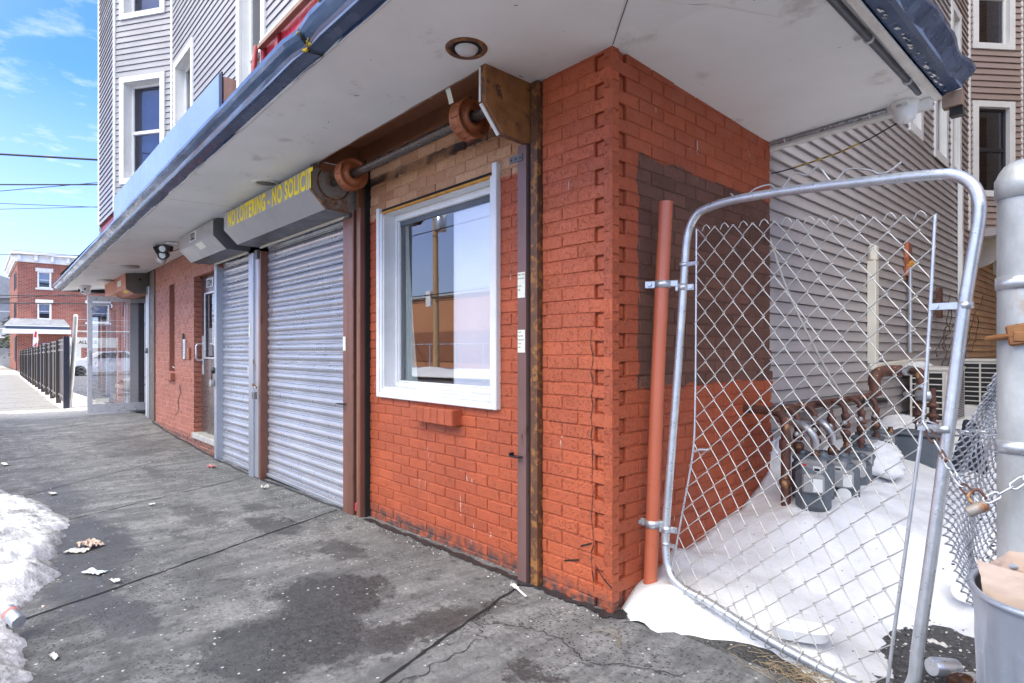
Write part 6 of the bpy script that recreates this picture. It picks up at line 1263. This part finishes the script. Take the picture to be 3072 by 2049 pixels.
wire((-24.8,-1.537,2.99),(-22.78,.705,3.173),.1,.012,'slanting cable crossing the brick building')
wire((-24.8,-1.537,2.847),(-23.07,.384,2.825),.1,.02,'lower of the three cables crossing the brick building')
# ---------------------------------------------------------------- across the street (seen in the window glass)
xo=empty('orange_building',(-48,-36,0),'long low orange brown building across the street, seen in the window reflection','building')
mb=B('orangebrick'); mb.box(-80,-44,-.7,-22,-30,6.2); mb.build('wall',xo); mb=B('housing'); mb.box(-80,-29.97,.2,-22,-29.9,3.0); mb.build('loading_front',xo); mb=B('cutstone'); mb.box(-80.2,-44.2,6.2,-21.8,-29.8,6.45); mb.build('coping',xo)
up=empty('utility_pole',(-25.7,-16.8,-.1),'wooden utility pole with a transformer across the street, reflected in the window','utility pole')
mb=B('polewood'); mb.tube([(-25.7,-16.8,-.3),(-25.85,-16.8,12.5)],.17,12,radii=[.19,.13]); mb.build('pole',up); mb=B('galv'); mb.lathe((-25.3,-16.8,7.9),[(.3,0),(.34,.05),(.34,1.0),(.25,1.08),(.1,1.15)],(0,0,1),20); mb.build('transformer',up)
mb=B('polewood'); mb.box(-27.4,-16.9,9.6,-24.2,-16.75,9.75); mb.build('crossarm',up); mb=B('plate'); mb.obox((-26.0,-16.6,4.0),(1,0,0),(0,1,0),(0,0,1),-.35,.1,-.1,.1,-.3,.6,.03); mb.build('cabinet',up)
for k,z in enumerate((5.0,5.2,5.35,8.9,9.9)):
    mb=B('cable'); mb.tube([(-25.75+ (i-10)*5.5,-16.7+(.1*k),z-1.0+.01*(i-10)**2*1.0) for i in range(0,21)],.03,5); one(mb,'overhead_cable',['lowest','second lowest','middle','second highest','highest'][k]+' street cable on the utility pole across the street','cable','street cables on the utility pole')
ff=empty('yard_fence',(-30,-17.5,0),'low chain link yard fence across the street','fence'); mb=B('galv')
for k in range(22): mb.tube([(-55+k*2.5,-17.6,-.3),(-55+k*2.5,-17.6,1.6)],.04,6)
mb.build('post',ff); mb=B('galv'); mb.tube([(-55,-17.6,1.6),(-2,-17.6,1.6)],.03,6); mb.tube([(-55,-17.6,.2),(-2,-17.6,.2)],.03,6); mb.build('rail',ff)
mb=sheet('s','snowfar',[-60+1.0*i for i in range(62)],[-17.4+.3*i for i in range(12)],lambda x,y:-.3+.75*math.sin(max(0,min(1,(y+17.4)/3.3))*math.pi)*(.8+.4*nz(x,y,.5,3))); tag(mb.build('snow_bank'),'snow bank along the opposite kerb, seen in reflection','snow bank',kind='stuff')
# tan neighbour reflected in the bay windows; unseen block added to shade the alley
nb=empty('tan_building',(6,9,0),'tan brick neighbour building across the alley, reflected in the bay windows','building'); mb=B('tanbrick'); mb.box(3.4,2.2,-.3,9.5,16,8.2); mb.build('wall',nb); mb=B('cutstone'); mb.box(3.3,2.1,8.2,9.6,16.1,8.4); mb.build('coping',nb)
rn=empty('rear_sun_block',(2,24,0),'unseen grey block added behind the alley to keep the sun out','house'); mb=B('siding'); mb.box(-6,15.4,-.3,14,24,15.6); mb.mat('asphaltroof'); mb.box(-6.3,15.35,15.6,14.3,24.3,15.9); mb.build('wall',rn)
